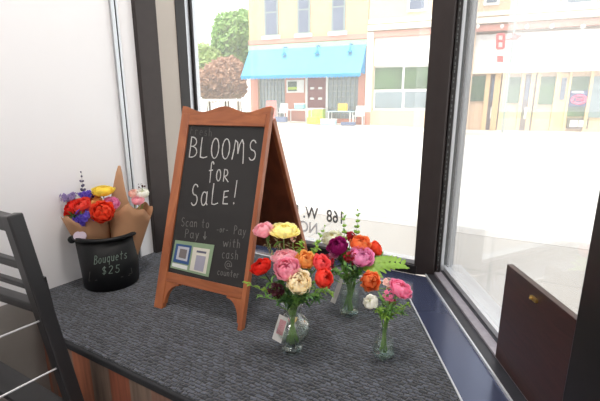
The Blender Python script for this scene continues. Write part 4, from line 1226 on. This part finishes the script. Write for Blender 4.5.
cluster('larkspur', 'violet blossom cluster at the back, below the thin spike', 'flower', GBq, 87, 195, 1.46, 6.5, 'violet', nkr(8), ftr(8), 36, .008, sc=(1.1, 1, .8))
cluster('larkspur', 'lavender blossom cluster at the far left behind the dark red flower', 'flower', GBq, 70, 197, 1.45, 7.5, 'lavender', nkr(9), ftr(9), 30, .008, sc=(1.3, 1, .6))
sprig('salvia', 'thin dark budded spike standing highest at the back of the left wrap', 'flower', GBq, [(86, 205, 1.47), (83, 195, 1.48), (81.5, 172, 1.49)], nkr(10), ftr(10), 'leaf', 0, buds=(mat('blue_grey_buds', (84, 80, 108), .7), 16, .0062), stem='stem_dark', sr=.001)
sprig('salvia', 'thin violet budded sprig sticking out to the left of the wrap', 'flower', GBq, [(76, 203, 1.46), (70, 197, 1.46), (58.5, 195, 1.45)], nkr(11), ftr(11), 'leaf', 0, buds=(mat('violet_buds', (96, 84, 140), .7), 14, .0042), stem='stem_dark', sr=.001)
sprig('leafy_sprig', 'green leafy sprig at the left inside the kraft wrap', 'greenery', GBq, [(74, 218, 1.4), (71, 216, 1.38)], nkr(12), ftr(12), 'leaf_dark', 24, (.02, .03), (.01, .016))
nk2 = A2 + (top2 - A2) * .5
GB2 = 'flowers in the right kraft wrap'
for i, (px, py, Y, w, pet, lb) in enumerate(((134, 193, 1.52, 11, 'blush', 'blush flower inside the right kraft cone, left of the white one'), (142, 193, 1.52, 13, 'white', 'white flower at the top right of the right kraft cone'), (138, 200, 1.49, 12, 'lightpink', 'pale pink flower low in the right kraft cone'))):
    flower('ranunculus', lb, 'flower', GB2, px, py, Y, w, (.1, -.4, .9), pet, nk2 + V((.01 * i, 0, 0)), A2 + V((.006 * i, 0, .012)), 6, 6, 82, .8)
cluster('filler_flower', 'tiny dark buds on top of the white flower in the right cone', 'flower', GB2, 142, 186, 1.53, 3.5, 'burgundy', nk2, A2 + V((0, .006, .012)), 8, .004)

# ------------------------------------------------------------------ outside: ground
cdir = V((-math.sin(math.radians(63)), math.cos(math.radians(63)), 0)); cn = V((cdir.y, -cdir.x, 0))
if cn.y < 0: cn = -cn
K0 = atz(461, 228, GROUND)
def Kp(t_, n): return K0 + cdir * t_ + cn * n
def pave(name, c, var, joint=None):
    m, nt, b, out = new_mat(name)
    tc = nt.nodes.new('ShaderNodeTexCoord'); mp = nt.nodes.new('ShaderNodeMapping'); mp.inputs['Rotation'].default_value = (0, 0, math.radians(27))
    nt.links.new(tc.outputs['Object'], mp.inputs['Vector'])
    br = nt.nodes.new('ShaderNodeTexBrick'); br.offset = 0
    br.inputs['Scale'].default_value = 1; br.inputs['Brick Width'].default_value = joint; br.inputs['Row Height'].default_value = joint
    br.inputs['Mortar Size'].default_value = .012 * joint / 1.5; l = lin(c)
    br.inputs['Color1'].default_value = (*l, 1); br.inputs['Color2'].default_value = (*[x * .96 for x in l], 1); br.inputs['Mortar'].default_value = (*[x * .78 for x in l], 1)
    nt.links.new(mp.outputs[0], br.inputs['Vector'])
    nz = nt.nodes.new('ShaderNodeTexNoise'); nz.inputs['Scale'].default_value = 3; nz.inputs['Detail'].default_value = 6
    nt.links.new(tc.outputs['Object'], nz.inputs['Vector'])
    mx = nt.nodes.new('ShaderNodeMix'); mx.data_type = 'RGBA'; mx.blend_type = 'MULTIPLY'; mx.inputs['Factor'].default_value = var
    nt.links.new(br.outputs['Color'], mx.inputs['A']); nt.links.new(nz.outputs['Fac'], mx.inputs['B'])
    nt.links.new(mx.outputs['Result'], b.inputs['Base Color']); setp(b, Roughness=.9)
    return m
mb = MB(); mb.prism([XY(Kp(-40, 0)), XY(Kp(60, 0)), XY(Kp(60, 90)), XY(Kp(-40, 90))], GROUND - .3, GROUND - .12)
struct(mb.build('street', pave('pale_concrete_road', (214, 208, 200), .1, 4.5)))
mb = MB(); mb.prism([XY(Kp(-40, -.18)), XY(Kp(60, -.18)), XY(Kp(60, -9)), XY(Kp(-40, -9))], GROUND - .3, GROUND)
struct(mb.build('pavement', pave('concrete_pavement', (192, 180, 167), .12, 1.5)))
mb = MB(); mb.prism([XY(Kp(-40, -.175)), XY(Kp(60, -.175)), XY(Kp(60, 0)), XY(Kp(-40, 0))], GROUND - .3, GROUND + .004)
struct(mb.build('kerb', mat('kerb_stone', (206, 195, 184), .9)))

# ------------------------------------------------------------------ outside: facade plane across the street
FA = math.radians(69.5)
fr_ = V((math.sin(FA), -math.cos(FA), 0))      # picture right
fn = V((-math.cos(FA), -math.sin(FA), 0))      # towards us
F0 = atz(530, 131, GROUND)
def FP(x, y, d=0.0):
    """pixel to a point on the facade plane brought d forward"""
    return atplane(x, y, F0 + fn * d, fn)
def Fuz(x, y, d=0.0):
    p = FP(x, y, d); return (p - F0).dot(fr_), p.z
GU0, GU1 = None, None
def GF(x):
    """height of the far pavement under a pixel column (the street climbs to the left)"""
    return GROUND + .34 * max(0.0, min(1.0, (470 - x) / 200.0))
def Fpt(u, z, d=0.0): return V((F0.x, F0.y, 0)) + fr_ * u + fn * d + V((0, 0, z))
def fbox(mb, x0, y0, x1, y1, d0, d1, flat=True):
    """box on the facade spanning pixel corners, from depth d0 (back) to d1 (front, towards us)"""
    u0, z1 = Fuz(x0, y0); u1, z0 = Fuz(x1, y1)
    ubox(mb, u0, u1, z0, z1, d0, d1)
def ubox(mb, u0, u1, z0, z1, d0, d1):
    mb.slab([Fpt(u0, z0, d1), Fpt(u1, z0, d1), Fpt(u1, z1, d1), Fpt(u0, z1, d1)], fn * (d0 - d1))
def U_(x): return Fuz(x, 100)[0]
def Z_(x, y): return Fuz(x, y)[1]
def brickm(name, c1, c2, mo):
    m, nt, b, out = new_mat(name)
    tc = nt.nodes.new('ShaderNodeTexCoord'); mp = nt.nodes.new('ShaderNodeMapping')
    mp.inputs['Rotation'].default_value = (math.radians(90), 0, 0)
    sx = nt.nodes.new('ShaderNodeSeparateXYZ'); cx = nt.nodes.new('ShaderNodeCombineXYZ')
    nt.links.new(tc.outputs['Object'], sx.inputs[0]); nt.links.new(sx.outputs['X'], cx.inputs['X']); nt.links.new(sx.outputs['Z'], cx.inputs['Y'])
    br = nt.nodes.new('ShaderNodeTexBrick'); br.inputs['Scale'].default_value = 1; br.inputs['Brick Width'].default_value = .22; br.inputs['Row Height'].default_value = .075
    br.inputs['Mortar Size'].default_value = .008; br.inputs['Color1'].default_value = rgba(c1); br.inputs['Color2'].default_value = rgba(c2); br.inputs['Mortar'].default_value = rgba(mo)
    nt.links.new(cx.outputs[0], br.inputs['Vector']); nt.links.new(br.outputs['Color'], b.inputs['Base Color']); setp(b, Roughness=.9)
    return m
M['buff'] = brickm('buff_brick', (210, 172, 128), (200, 162, 118), (210, 182, 146))
M['pinkb'] = brickm('pink_brick', (198, 128, 104), (188, 118, 96), (206, 156, 134))
M['creamb'] = brickm('cream_painted_brick', (214, 184, 152), (206, 176, 144), (212, 188, 160))
M['pinktrim'] = mat('pink_stone_trim', (196, 136, 120), .8)
M['creamtrim'] = mat('cream_trim', (230, 218, 200), .8)
M['greentrim'] = mat('sage_cornice', (150, 174, 150), .7)
M['awn'] = mat('sky_blue_awning_cloth', (104, 188, 216), .8, var=.04, scale=2, trans=.25)
M['awn_dark'] = mat('blue_awning_side', (20, 130, 186), .8, var=.04, scale=2)
M['fglass'] = mat('shop_glass', (110, 124, 128), .06, var=.25, scale=.8, spec=.9)
M['fglass_up'] = mat('upstairs_glass', (96, 104, 122), .25, var=.15, scale=1.2, spec=.4)
M['fglass_reflect'] = mat('tree_reflection_glass', (70, 96, 58), .2, var=.5, scale=1.1, spec=.4)  # green tint painted in for reflected trees
M['white'] = mat('white_paint', (226, 224, 220), .7)
M['offwhite'] = mat('offwhite_sign_board', (216, 212, 208), .7)
M['browndoor'] = mat('brown_shop_door', (124, 60, 52), .6)
M['grille'] = mat('grey_green_grille', (128, 138, 130), .6)
M['ochre'] = mat('ochre_pilaster', (212, 180, 132), .7)
M['darkdoor'] = mat('dark_shop_door', (92, 74, 74), .5)
M['bluesign'] = mat('navy_sign', (36, 46, 104), .5)
mneon, ntn, bn_, on_ = new_mat('neon_red'); bn_.inputs['Base Color'].default_value = rgba((230, 60, 90)); bn_.inputs['Emission Color'].default_value = rgba((255, 70, 110)); bn_.inputs['Emission Strength'].default_value = .8
M['neon'] = mneon

# left building ------------------------------------------------
bl0 = Fpt(U_(308), GROUND)
B1 = thing('brick_building', 'buff brick building with a blue awning across the street', 'building', bl0)
uL0, uR0 = U_(251), U_(366)
def sub(name, mbx, m, parent, **k): return mbx.build(name, m, parent, **k)
mb = MB(); zb = Z_(308, 47)
ubox(mb, uL0, uR0 - .03, zb, 12.0, -8, 0)
ubox(mb, uL0, U_(258.5), GROUND - .12, zb, -8, 0); ubox(mb, U_(358), uR0, GROUND - .12, zb, -8, 0)
ubox(mb, U_(258.5), U_(358), Z_(308, 74), zb, -8, 0); ubox(mb, U_(258.5), U_(358), GROUND - .12, zb, -8, -.35)
mb.build('wall', M['buff'], B1)
for (x0, x1, x) in ((251, 258.5, 0), (358, 366, 0)):
    mb = MB(); ubox(mb, U_(x0), U_(x1), GROUND - .12, Z_(308, 60), 0, .05); mb.build('pier', M['pinkb'], B1)
mb = MB(); ubox(mb, uL0, uR0, Z_(308, 42), Z_(308, 37), 0, .10); mb.build('belt_course', M['pinktrim'], B1)
mb = MB(); ubox(mb, uL0, uR0, Z_(308, 49.5), Z_(308, 43), 0, .18); mb.build('cornice', M['greentrim'], B1)
for (x0, x1, yb) in ((266, 279.5, 36), (297.5, 310, 34), (330, 343.5, 32)):
    um0, um1 = U_(x0), U_(x1); z0 = Z_((x0 + x1) / 2, yb); z1 = z0 + 2.4
    mb = MB(); ubox(mb, um0, um1, z0, z1, 0, .05); f = mb.build('window', M['grille'], B1)
    for zz0, zz1 in ((z0 + .08, z0 + 1.15), (z0 + 1.22, z1 - .08)):
        mb = MB(); ubox(mb, um0 + .1, um1 - .1, zz0, zz1, .02, .06); mb.build('pane', M['fglass_up'], f)
    mb = MB(); ubox(mb, um0 - .12, um1 + .12, z0 - .18, z0, 0, .16); mb.build('window_ledge', M['white'], B1)
# awning
zt_, zl = Z_(308, 48), Z_(308, 70.5)
ua0, ua1 = U_(252), U_(365)
dA = 1.25
def awn_pts(u, top): return Fpt(u, zt_, .19) if top else Fpt(u, zl - .28, dA)
mb = MB()
mb.slab([awn_pts(ua0, 1), awn_pts(ua1, 1), awn_pts(ua1, 0), awn_pts(ua0, 0)], V((0, 0, -.03)))
aw = mb.build('awning', M['awn'], B1)
for u in (ua0, ua1 - .03):
    mb = MB(); mb.slab([awn_pts(u, 1), awn_pts(u, 0), Fpt(u, zl - .28, .19)], fr_ * .03); mb.build('awning_side', M['awn_dark'], aw)
mb = MB(); nsc = 34
for i in range(nsc):
    a0 = ua0 + (ua1 - ua0) * i / nsc; a1 = ua0 + (ua1 - ua0) * (i + 1) / nsc
    zt2 = zl - .29
    mb.slab([Fpt(a0, zt2, dA), Fpt(a1, zt2, dA), Fpt(a1, zt2 - .12, dA), Fpt((a0 + a1) / 2, zt2 - .2, dA), Fpt(a0, zt2 - .12, dA)], fn * .02)
mb.build('valance', M['awn_dark'], aw)
for x, y in ((284, 53.5), (317, 52), (350, 50.5)):
    p = FP(x, y, .6)
    mb = MB(); mb.tube([p - fn * .5 + V((0, 0, .35)), p + V((0, 0, .3)), p], .03, 6); mb.lathe([(.14, -.08), (.05, .06), (.0, .06)], p, 10)
    mb.build('gooseneck_lamp', M['awn_dark'], B1)
# shop front under the awning
zf1 = Z_(308, 74)
def shopwin(x0, x1):
    mb = MB(); ubox(mb, U_(x0), U_(x1), GROUND + .45, zf1, -.30, -.22); f = mb.build('shop_window', M['fglass'], B1)
    mb = MB(); n = 7
    for i in range(n + 1):
        u = U_(x0) + (U_(x1) - U_(x0)) * i / n; ubox(mb, u - .03, u + .03, GROUND + .4, zf1, -.22, -.17)
    for j in range(9):
        z = GROUND + .45 + (zf1 - GROUND - .5) * j / 8; ubox(mb, U_(x0), U_(x1), z - .025, z + .025, -.22, -.17)
    mb.build('grille', M['grille'], f)
    mb = MB(); ubox(mb, U_(x0), U_(x1), GROUND - .12, GROUND + .45, -.35, -.1); mb.build('stall_riser', M['pinkb'], f)
shopwin(259, 283); shopwin(327, 358)
mb = MB(); ubox(mb, U_(283), U_(304.5), GROUND - .12, zf1, -.34, -.2); pb_ = mb.build('shop_front_panel', M['pinkb'], B1)
mb = MB(); fbox(mb, 285.5, 80, 303, 92.5, -.2, -.14); s_ = mb.build('notice_board', M['white'], B1)
mb = MB(); fbox(mb, 287, 81.5, 296, 91, -.13, -.115); mb.build('notice_picture', mat('dark_green_picture', (54, 82, 50), .6, var=.5, scale=3), s_)
mb = MB(); fbox(mb, 287, 87, 296, 89.5, -.114, -.110); mb.build('notice_stripe', mat('lime_stripe', (172, 196, 40), .6), s_)
mb = MB(); ubox(mb, U_(306.5), U_(325), GROUND - .12, zf1, -.34, -.22); d_ = mb.build('shop_door', M['browndoor'], B1)
mb = MB()
for i in range(2):
    for j in range(3):
        u = U_(309 + 8 * i); z = GROUND + .9 + j * .55; ubox(mb, u, u + .22, z, z + .12, -.22, -.19)
mb.build('door_plates', M['white'], d_)
mb = MB(); ubox(mb, U_(304.5), U_(306.5), GROUND - .12, zf1, -.34, -.12); ubox(mb, U_(325), U_(327), GROUND - .12, zf1, -.34, -.12); mb.build('door_post', M['white'], B1)

# right building ------------------------------------------------
B2 = thing('shop_building', 'cream painted building with big shop windows right of the blue awning', 'building', Fpt(U_(450), GROUND))
uA, uE = uR0, U_(680)
mb = MB()
zc = Z_(400, 31)
ubox(mb, uA, uE, zc, 11.0, -8, 0)
ubox(mb, uA, uE, GROUND - .12, zc, -8, -.4)
ubox(mb, uA, U_(372.5), GROUND - .12, zc, -.4, 0)
ubox(mb, U_(429), U_(470), GROUND - .12, zc, -.4, 0)
ubox(mb, U_(372.5), U_(429), GROUND - .12, Z_(400, 110.5), -.4, 0)
mb.build('wall', M['creamb'], B2)
for yy0, yy1, d_, m_ in ((18, 22.5, .12, 'creamtrim'), (24, 29.5, .22, 'creamtrim'), (31, 36.5, .14, 'pinktrim')):
    mb = MB(); ubox(mb, uA, uE, Z_(400, yy1), Z_(400, yy0), 0, d_); mb.build('cornice', M[m_], B2)
mb = MB(); ubox(mb, U_(365.5), U_(371.5), GROUND - .12, zc, 0, .15); mb.build('pilaster', M['creamtrim'], B2)
mb = MB(); ubox(mb, U_(365.5), U_(371.5), GROUND - .12, Z_(368, 112), .15, .2); mb.build('pilaster_foot', M['pinkb'], B2)
mb = MB(); fbox(mb, 373, 38, 429, 64, -.3, -.05); mb.build('sign_board', M['white'], B2)
mb = MB(); fbox(mb, 372.5, 64, 429, 110.5, -.35, -.22); f = mb.build('shop_window', M['white'], B2)
for x0, y0, x1, y1 in ((374.5, 67.5, 401, 89), (404.5, 67, 428.5, 88.5), (374.5, 92, 401, 108.5), (404.5, 91.5, 428.5, 108)):
    mb = MB(); fbox(mb, x0, y0, x1, y1, -.22, -.20); mb.build('pane', M['fglass_reflect'] if y0 < 80 else M['fglass'], f)
for x0, x1, yb in ((402, 420.5, 12), (474, 489, 6), (550, 579, 6)):
    u0, u1 = U_(x0), U_(x1); z0 = Z_((x0 + x1) / 2, yb)
    mb = MB(); ubox(mb, u0, u1, z0, z0 + 2.3, 0, .06); f = mb.build('window', M['white'], B2)
    mb = MB(); ubox(mb, u0 + .12, u1 - .12, z0 + .1, z0 + 2.2, .02, .08); mb.build('pane', M['fglass_up'], f)
# fascia and shop fronts seen through the right window
mb = MB(); ubox(mb, U_(470), uE, Z_(530, 72), Z_(530, 32), -.4, -.05); fas = mb.build('fascia', M['offwhite'], B2)
put_text('fascia_lettering', 'COFFEE SHOP', .4, 526, 47.5, 43, M['white'], B2, F0 + fn * -.03, fn, fr_, 1.75)
mb = MB()
for x in (478, 502, 527, 552, 583):
    p = FP(x, 26.5, .3); mb.ball(p, .09, 8, 6)
mb.build('fascia_lamps', M['white'], B2)
mb = MB(); ubox(mb, U_(470), uE, Z_(530, 72.5), Z_(530, 69.5), -.1, .05); mb.build('fascia_ledge', M['creamtrim'], B2)
mb = MB(); ubox(mb, U_(470), uE, GROUND - .12, Z_(530, 72), -.4, -.3); mb.build('recess_wall', M['creamb'], B2)
for x0, x1 in ((484, 488.5), (493, 499), (500.5, 505.5), (519.5, 523), (529, 533), (535, 538.5), (554, 558), (567, 569.5), (588, 591)):
    mb = MB(); ubox(mb, U_(x0), U_(x1), GROUND - .12, Z_(530, 72), -.3, -.1); mb.build('pilaster', M['ochre'], B2)
for x0, x1, y0, y1, m_ in ((470, 484, 76, 101, 'fglass_reflect'), (505.5, 519.5, 77, 103, 'fglass_reflect'), (538.5, 554, 76.5, 104.5, 'fglass_reflect'), (569.5, 588, 76.5, 116.5, 'fglass_reflect'), (594, 625, 76, 118, 'fglass')):
    mb = MB(); fbox(mb, x0, y0, x1, y1, -.3, -.22); f = mb.build('shop_window', M[m_], B2)
for x0, x1 in ((488.5, 500), (523, 535), (558, 567)):
    mb = MB(); ubox(mb, U_(x0), U_(x1), GROUND - .12, Z_(530, 74), -.3, -.2); d_ = mb.build('shop_door', M['ochre'] if x0 > 550 else M['darkdoor'], B2)
    mb = MB(); ubox(mb, U_(x0 + 2), U_(x1 - 2), Z_(530, 100), Z_(530, 78), -.2, -.18); mb.build('door_pane', M['fglass_up'], d_)
    if x0 < 550:
        mb = MB(); ubox(mb, U_(x0 + 3.4), U_(x1 - 3.4), Z_(530, 119), Z_(530, 107), -.2, -.17); mb.build('door_notice', M['white'], d_)
mb = MB(); fbox(mb, 569, 118.5, 588.5, 129, -.3, -.15); rr_ = mb.build('stall_riser', M['darkdoor'], B2)
for x0, x1 in ((571, 578), (580, 587)):
    mb = MB(); fbox(mb, x0, 120.5, x1, 127, -.15, -.12); mb.build('riser_panel', M['white'], rr_)
mb = MB(); fbox(mb, 571.5, 90.5, 586.5, 106.5, -.2, -.12); sgn_ = mb.build('window_sign', M['bluesign'], B2)
mb = MB(); fbox(mb, 573, 91, 584, 93, -.12, -.10); mb.build('sign_strip', M['white'], sgn_)
cs = FP(579, 99.5, -.1)
mb = MB(); mb.tube([cs + fr_ * math.cos(i * PI / 10) * .27 + V((0, 0, 1)) * math.sin(i * PI / 10) * .17 for i in range(21)], .045, 6); mb.build('neon_ring', M['neon'], sgn_)
put_text('neon_word', 'OPEN', .2, 575.6, 100.8, 98.2, M['neon'], sgn_, cs, fn, fr_, 1.0)

# far pavement
mb = MB()
for xa, xb in ((120, 270), (270, 470), (470, 690)):
    ua, ub = U_(xa), U_(xb); za, zb_ = GF(xa), GF(xb)
    mb.slab([Fpt(ua, GROUND - .4, 2.3), Fpt(ub, GROUND - .4, 2.3), Fpt(ub, zb_, 2.3), Fpt(ua, za, 2.3)], fn * -2.5)
struct(mb.build('far_pavement', mat('far_pavement_concrete', (216, 206, 194), .9)))

# goods on the far pavement, each its own thing
def gp(x, y, d):                                # a point on the far pavement under pixel column x
    return Fpt(Fuz(x, 100, d)[0], GF(x), d)
def crate(x, d, w, h, dp, m, label, name='storage_box', cat='box', lid=True, z0=0):
    p = gp(x, 0, d) + V((0, 0, z0)); t_ = thing(name, label, cat, p, 'goods on the far pavement')
    def o4(ww, dd): return [p - fr_ * ww / 2 + fn * dd / 2, p + fr_ * ww / 2 + fn * dd / 2, p + fr_ * ww / 2 - fn * dd / 2, p - fr_ * ww / 2 - fn * dd / 2]
    mb = MB(); mb.prism([XY(q) for q in o4(w, dp)], p.z, p.z + h); mb.build('tub', m, t_, bevel=.02)
    if lid:
        mb = MB(); mb.prism([XY(q) for q in o4(w * 1.06, dp * 1.06)], p.z + h, p.z + h + .05); mb.build('lid', M['white'], t_)
    return t_
teal = mat('pale_teal_plastic', (130, 186, 188), .6); aqua = mat('aqua_plastic', (170, 206, 216), .6); yel = mat('yellow_plastic', (240, 190, 60), .6); lime = mat('lime_plastic', (170, 206, 90), .6); slate = mat('slate_plastic', (92, 104, 130), .6); pinkp = mat('salmon_board', (214, 110, 100), .7)
def table(x, d, w, label, m):
    p = gp(x, 0, d); t_ = thing('folding_table', label, 'table', p, 'tables on the far pavement')
    mb = MB(); mb.slab([p + fr_ * a + fn * b + V((0, 0, .62)) for a, b in ((-w / 2, .35), (w / 2, .35), (w / 2, -.35), (-w / 2, -.35))], V((0, 0, .04))); mb.build('table_top', m, t_)
    for a in (-1, 1):
        for b in (-1, 1):
            q = p + fr_ * a * (w / 2 - .08) + fn * b * .28; mb = MB(); mb.tube([q, q + V((0, 0, .62))], .025, 6); mb.build('leg', M['white'], t_)
def pchair(x, d, label, m, s=1.0):
    p = gp(x, 0, d); t_ = thing('garden_chair', label, 'chair', p, 'chairs on the far pavement')
    B = lambda a, b, z: p + fr_ * a * s + fn * b * s + V((0, 0, z * s))
    mb = MB(); mb.slab([B(-.25, .25, .42), B(.25, .25, .42), B(.25, -.22, .42), B(-.25, -.22, .42)], V((0, 0, .04))); mb.build('seat', m, t_)
    mb = MB()
    mb.slab([B(-.25, -.22, .44), B(.25, -.22, .44), B(.22, -.34, .95), B(-.22, -.34, .95)], fn * .04); mb.build('backrest', m, t_)
    for a in (-1, 1):
        for b in (.22, -.2):
            mb = MB(); mb.tube([B(a * .23, b, 0), B(a * .22, b, .42)], .025, 6); mb.build('leg', m, t_)
        mb = MB(); mb.bar(B(a * .27, .25, .64), B(a * .27, -.27, .64), .05, .03); mb.build('armrest', m, t_)
table(299, 1.6, 1.3, 'white folding table before the brown shop door', M['white'])
table(341, 1.5, 1.25, 'pale blue folding table before the right grilled window', aqua)
pchair(359.5, .7, 'white garden chair beside the right brick pier', M['white'])
pchair(282, .7, 'white garden chair before the notice board', M['white'])
crate(317, .6, .8, .7, .5, lime, 'lime green storage box at the foot of the brown door')
crate(315, 2.0, .7, .32, .4, yel, 'yellow box out in front of the white folding table', lid=False)
crate(343, 1.5, .42, .34, .35, yel, 'yellow box on the pale blue folding table', z0=.68, lid=False)
crate(300, 1.6, .5, .22, .35, teal, 'teal box on the white folding table', z0=.70)
crate(281, 2.05, .6, .26, .3, slate, 'slate coloured flat box at the left end of the goods', lid=False)
crate(329, 2.05, .75, .22, .3, aqua, 'aqua flat box out in front between the two tables')
crate(349, 2.05, .7, .16, .25, slate, 'slate coloured flat box under the pale blue table edge', lid=False)
t_ = thing('pavement_sign', 'small salmon pink A-board by the left pier across the street', 'sandwich board', gp(271.5, 0, 1.5))
for sg in (1, -1):
    mb = MB(); p = gp(271.5, 0, 1.5)
    mb.slab([p - fr_ * .28 + fn * .3 * sg, p + fr_ * .28 + fn * .3 * sg, p + fr_ * .28 + V((0, 0, 1.05)) + fn * .03 * sg, p - fr_ * .28 + V((0, 0, 1.05)) + fn * .03 * sg], fn * -.03 * sg)
    mb.build('board', pinkp if sg > 0 else M['white'], t_)

# lamp post with red painted shapes for a reflection, seen through the right window
p = Fpt(Fuz(506, 100, 2.0)[0], GROUND - .02, 2.0)
t_ = thing('street_post', 'thin grey post carrying red shapes that stand in for a reflection', 'street post', p)
mb = MB(); mb.tube([p, p + V((0, 0, 5.2))], .05, 8); mb.build('post', M['grille'], t_)
q = lambda x, y: atplane(x, y, p, fn)
mb = MB()
fr4 = [q(497.5, 34.5), q(504, 34), q(503.6, 48), q(497.1, 48.5)]
for i in range(4): mb.tube([fr4[i], fr4[(i + 1) % 4]], .05, 6)
mb.tube([q(497.3, 41), q(503.8, 41)], .05, 6)
mb.build('reflection_frame', M['red_reflection'], t_)
mb = MB(); mb.slab([q(505, 40), q(511.5, 38), q(512, 33), q(522, 35.5), q(517, 40), q(512, 40.5)], fn * .05); mb.build('reflection_arrow', M['red_reflection'], t_)
mb = MB(); mb.slab([q(497, 56), q(503, 56), q(503, 62), q(497, 62)], fn * .05); mb.build('reflection_patch', M['red_reflection'], t_)

# trees, bush and fence left of the brick building
def foliage(mb, c, rad, n, ls, rng):
    for i in range(n):
        d = V((rng.gauss(0, 1), rng.gauss(0, 1), rng.gauss(0, 1))).normalized()
        k = rng.uniform(.55, 1.0) * (1 + .22 * mnoise.noise(d * 2.2 + V(c) * .3))
        p = V(c) + V((d.x * rad[0], d.y * rad[1], d.z * rad[2])) * k
        a = V((rng.gauss(0, 1), rng.gauss(0, 1), rng.gauss(0, 1))).normalized(); b = a.orthogonal().normalized()
        s_ = ls * rng.uniform(.6, 1.3)
        mb.add([p - a * s_, p + b * s_ * .55, p + a * s_, p - b * s_ * .55], [(0, 1, 2, 3)])
def tree(label, x, ytop, ybot, wpx, Y, m, n, ls, name='tree', cat='tree', grp=None):
    cpt = atY(x, (ytop + ybot) / 2, Y); pxm = m_per_px(cpt)
    rz = (ybot - ytop) / 2 * pxm; rx = wpx / 2 * pxm
    root = thing(name, label, cat, V((cpt.x, cpt.y, GROUND - .1)), grp)
    rng = random.Random(int(x * 7 + ytop)); mb = MB()
    foliage(mb, cpt, (rx * .85, rx * .7, rz * .85), n, ls, rng)
    for k in range(6):
        d = V((rng.uniform(-.6, .6) * rx, rng.uniform(-.4, .4) * rx, rng.uniform(-.5, .5) * rz))
        foliage(mb, cpt + d, (rx * .5, rx * .45, rz * .42), n // 6, ls, rng)
    mb.build('crown', m, root)
    mb = MB(); g = V((cpt.x, cpt.y, GROUND - .1)); mb.tube([g, g.lerp(cpt, .6), cpt + V((.1, 0, rz * .4))], [.22, .16, .05], 8)
    for k in range(4):
        a = k * 1.6; mb.tube([g.lerp(cpt, .7), cpt + V((math.cos(a) * rx * .6, math.sin(a) * rx * .5, rz * .2))], [.09, .02], 6)
    mb.build('trunk', mat('bark', (110, 92, 80), .9, bump=.4), root)
lf1 = mat('tree_leaves', (150, 184, 108), .7, var=.2, scale=2, trans=.3)
lf2 = mat('tree_leaves_yellow_green', (176, 196, 124), .7, var=.2, scale=2, trans=.3)
lf3 = mat('copper_leaves', (186, 148, 122), .7, var=.25, scale=2, trans=.3)
GT = 'trees left of the brick building'
tree('tall green tree rising behind the copper bush, beside the brick building', 237, 8, 74, 62, 34, lf1, 6500, .22, grp=GT)
tree('yellow green tree at the far left, lower than the tall one', 207, 40, 100, 44, 33, lf2, 4500, .21, grp=GT)
tree('copper leaved bush in front of the trees, by the white fence', 226, 56, 104, 54, 29, lf3, 5200, .17, name='bush', cat='bush', grp=GT)
fp = [atY(150, 108, 27.5), atY(255, 107, 25.5)]
f0, f1 = V((fp[0].x, fp[0].y, GROUND - .12)), V((fp[1].x, fp[1].y, GROUND - .12))
t_ = thing('white_fence', 'white paling fence below the bush, left of the brick building', 'fence', (f0 + f1) / 2)
zt2 = atY(226, 98.5, 26.2).z; hf = zt2 - f0.z
mb = MB(); mb.bar(f0 + V((0, 0, hf - .1)), f1 + V((0, 0, hf - .1)), .08, .14); mb.bar(f0 + V((0, 0, .55)), f1 + V((0, 0, .55)), .08, .5); mb.build('rails', M['white'], t_)
mb = MB()
for i in range(34):
    p = f0.lerp(f1, (i + .5) / 34); mb.bar(p, p + V((0, 0, hf - .1)), .1, .05, up=(1, 0, 0))
mb.build('palings', M['white'], t_)
mb = MB()
g0 = V((-60, 26, GROUND - .14))
mb.prism([(-70, 20), (F0.x - 12, 26), (F0.x - 12, 80), (-70, 80)], GROUND - .2, GROUND - .115)
struct(mb.build('lawn', mat('pale_lawn', (150, 170, 110), .9, var=.2, scale=1)))  # pale green with random variation

# ------------------------------------------------------------------ light
sun = bpy.data.lights.new('sun', 'SUN'); sun.energy = 3.7; sun.angle = .01; sun.color = (1, .96, .9)
so = bpy.data.objects.new('sun', sun); COL.objects.link(so)
d = V((.45, 1.0, -2.1)).normalized(); so.rotation_euler = d.to_track_quat('-Z', 'Y').to_euler()
wd = bpy.data.worlds.new('sky'); SC.world = wd; wd.use_nodes = True
nt = wd.node_tree; bgn = nt.nodes['Background']
tc = nt.nodes.new('ShaderNodeTexCoord'); sx = nt.nodes.new('ShaderNodeSeparateXYZ'); nt.links.new(tc.outputs['Generated'], sx.inputs[0])
rp = nt.nodes.new('ShaderNodeValToRGB'); rp.color_ramp.elements[0].color = (1, 1, 1, 1); rp.color_ramp.elements[0].position = .3
rp.color_ramp.elements[1].color = (.78, .88, 1, 1); rp.color_ramp.elements[1].position = 1
nt.links.new(sx.outputs['Z'], rp.inputs['Fac']); nt.links.new(rp.outputs[0], bgn.inputs['Color']); bgn.inputs['Strength'].default_value = 2.0
def fill_lamp(x, y, w, e):  # unseen fill lamp added under the ceiling to brighten the room
    l = bpy.data.lights.new('fill_light', 'AREA'); l.shape = 'DISK'; l.size = w; l.energy = e; l.color = (1, .95, .9)
    o = bpy.data.objects.new('fill_light', l); COL.objects.link(o); o.location = (x, y, TOP - .03)
fill_lamp(-.9, -.9, .8, 19); fill_lamp(-.05, .75, .35, 22); fill_lamp(-1.6, -2, .8, 15)  # middle one added over the platform to lift flowers and carpet

# ------------------------------------------------------------------ camera
cam = bpy.data.cameras.new('camera'); cam.sensor_width = 36; cam.lens = 36 * FPX / 600; cam.clip_start = .02; cam.clip_end = 300
co = bpy.data.objects.new('camera', cam); COL.objects.link(co)
co.location = (0, 0, H); co.rotation_euler = (PI / 2 - PITCH, 0, 0)
SC.camera = co
vs = SC.view_settings
SC.display_settings.display_device = 'sRGB'
vs.view_transform = 'Standard'; vs.look = 'None'; vs.gamma = 1; vs.use_curve_mapping = False; vs.exposure = 0.35
SC.cycles.transparent_max_bounces = 24
SC.cycles.max_bounces = 12
SC.cycles.caustics_reflective = False; SC.cycles.caustics_refractive = False
SC.cycles.use_denoising = True
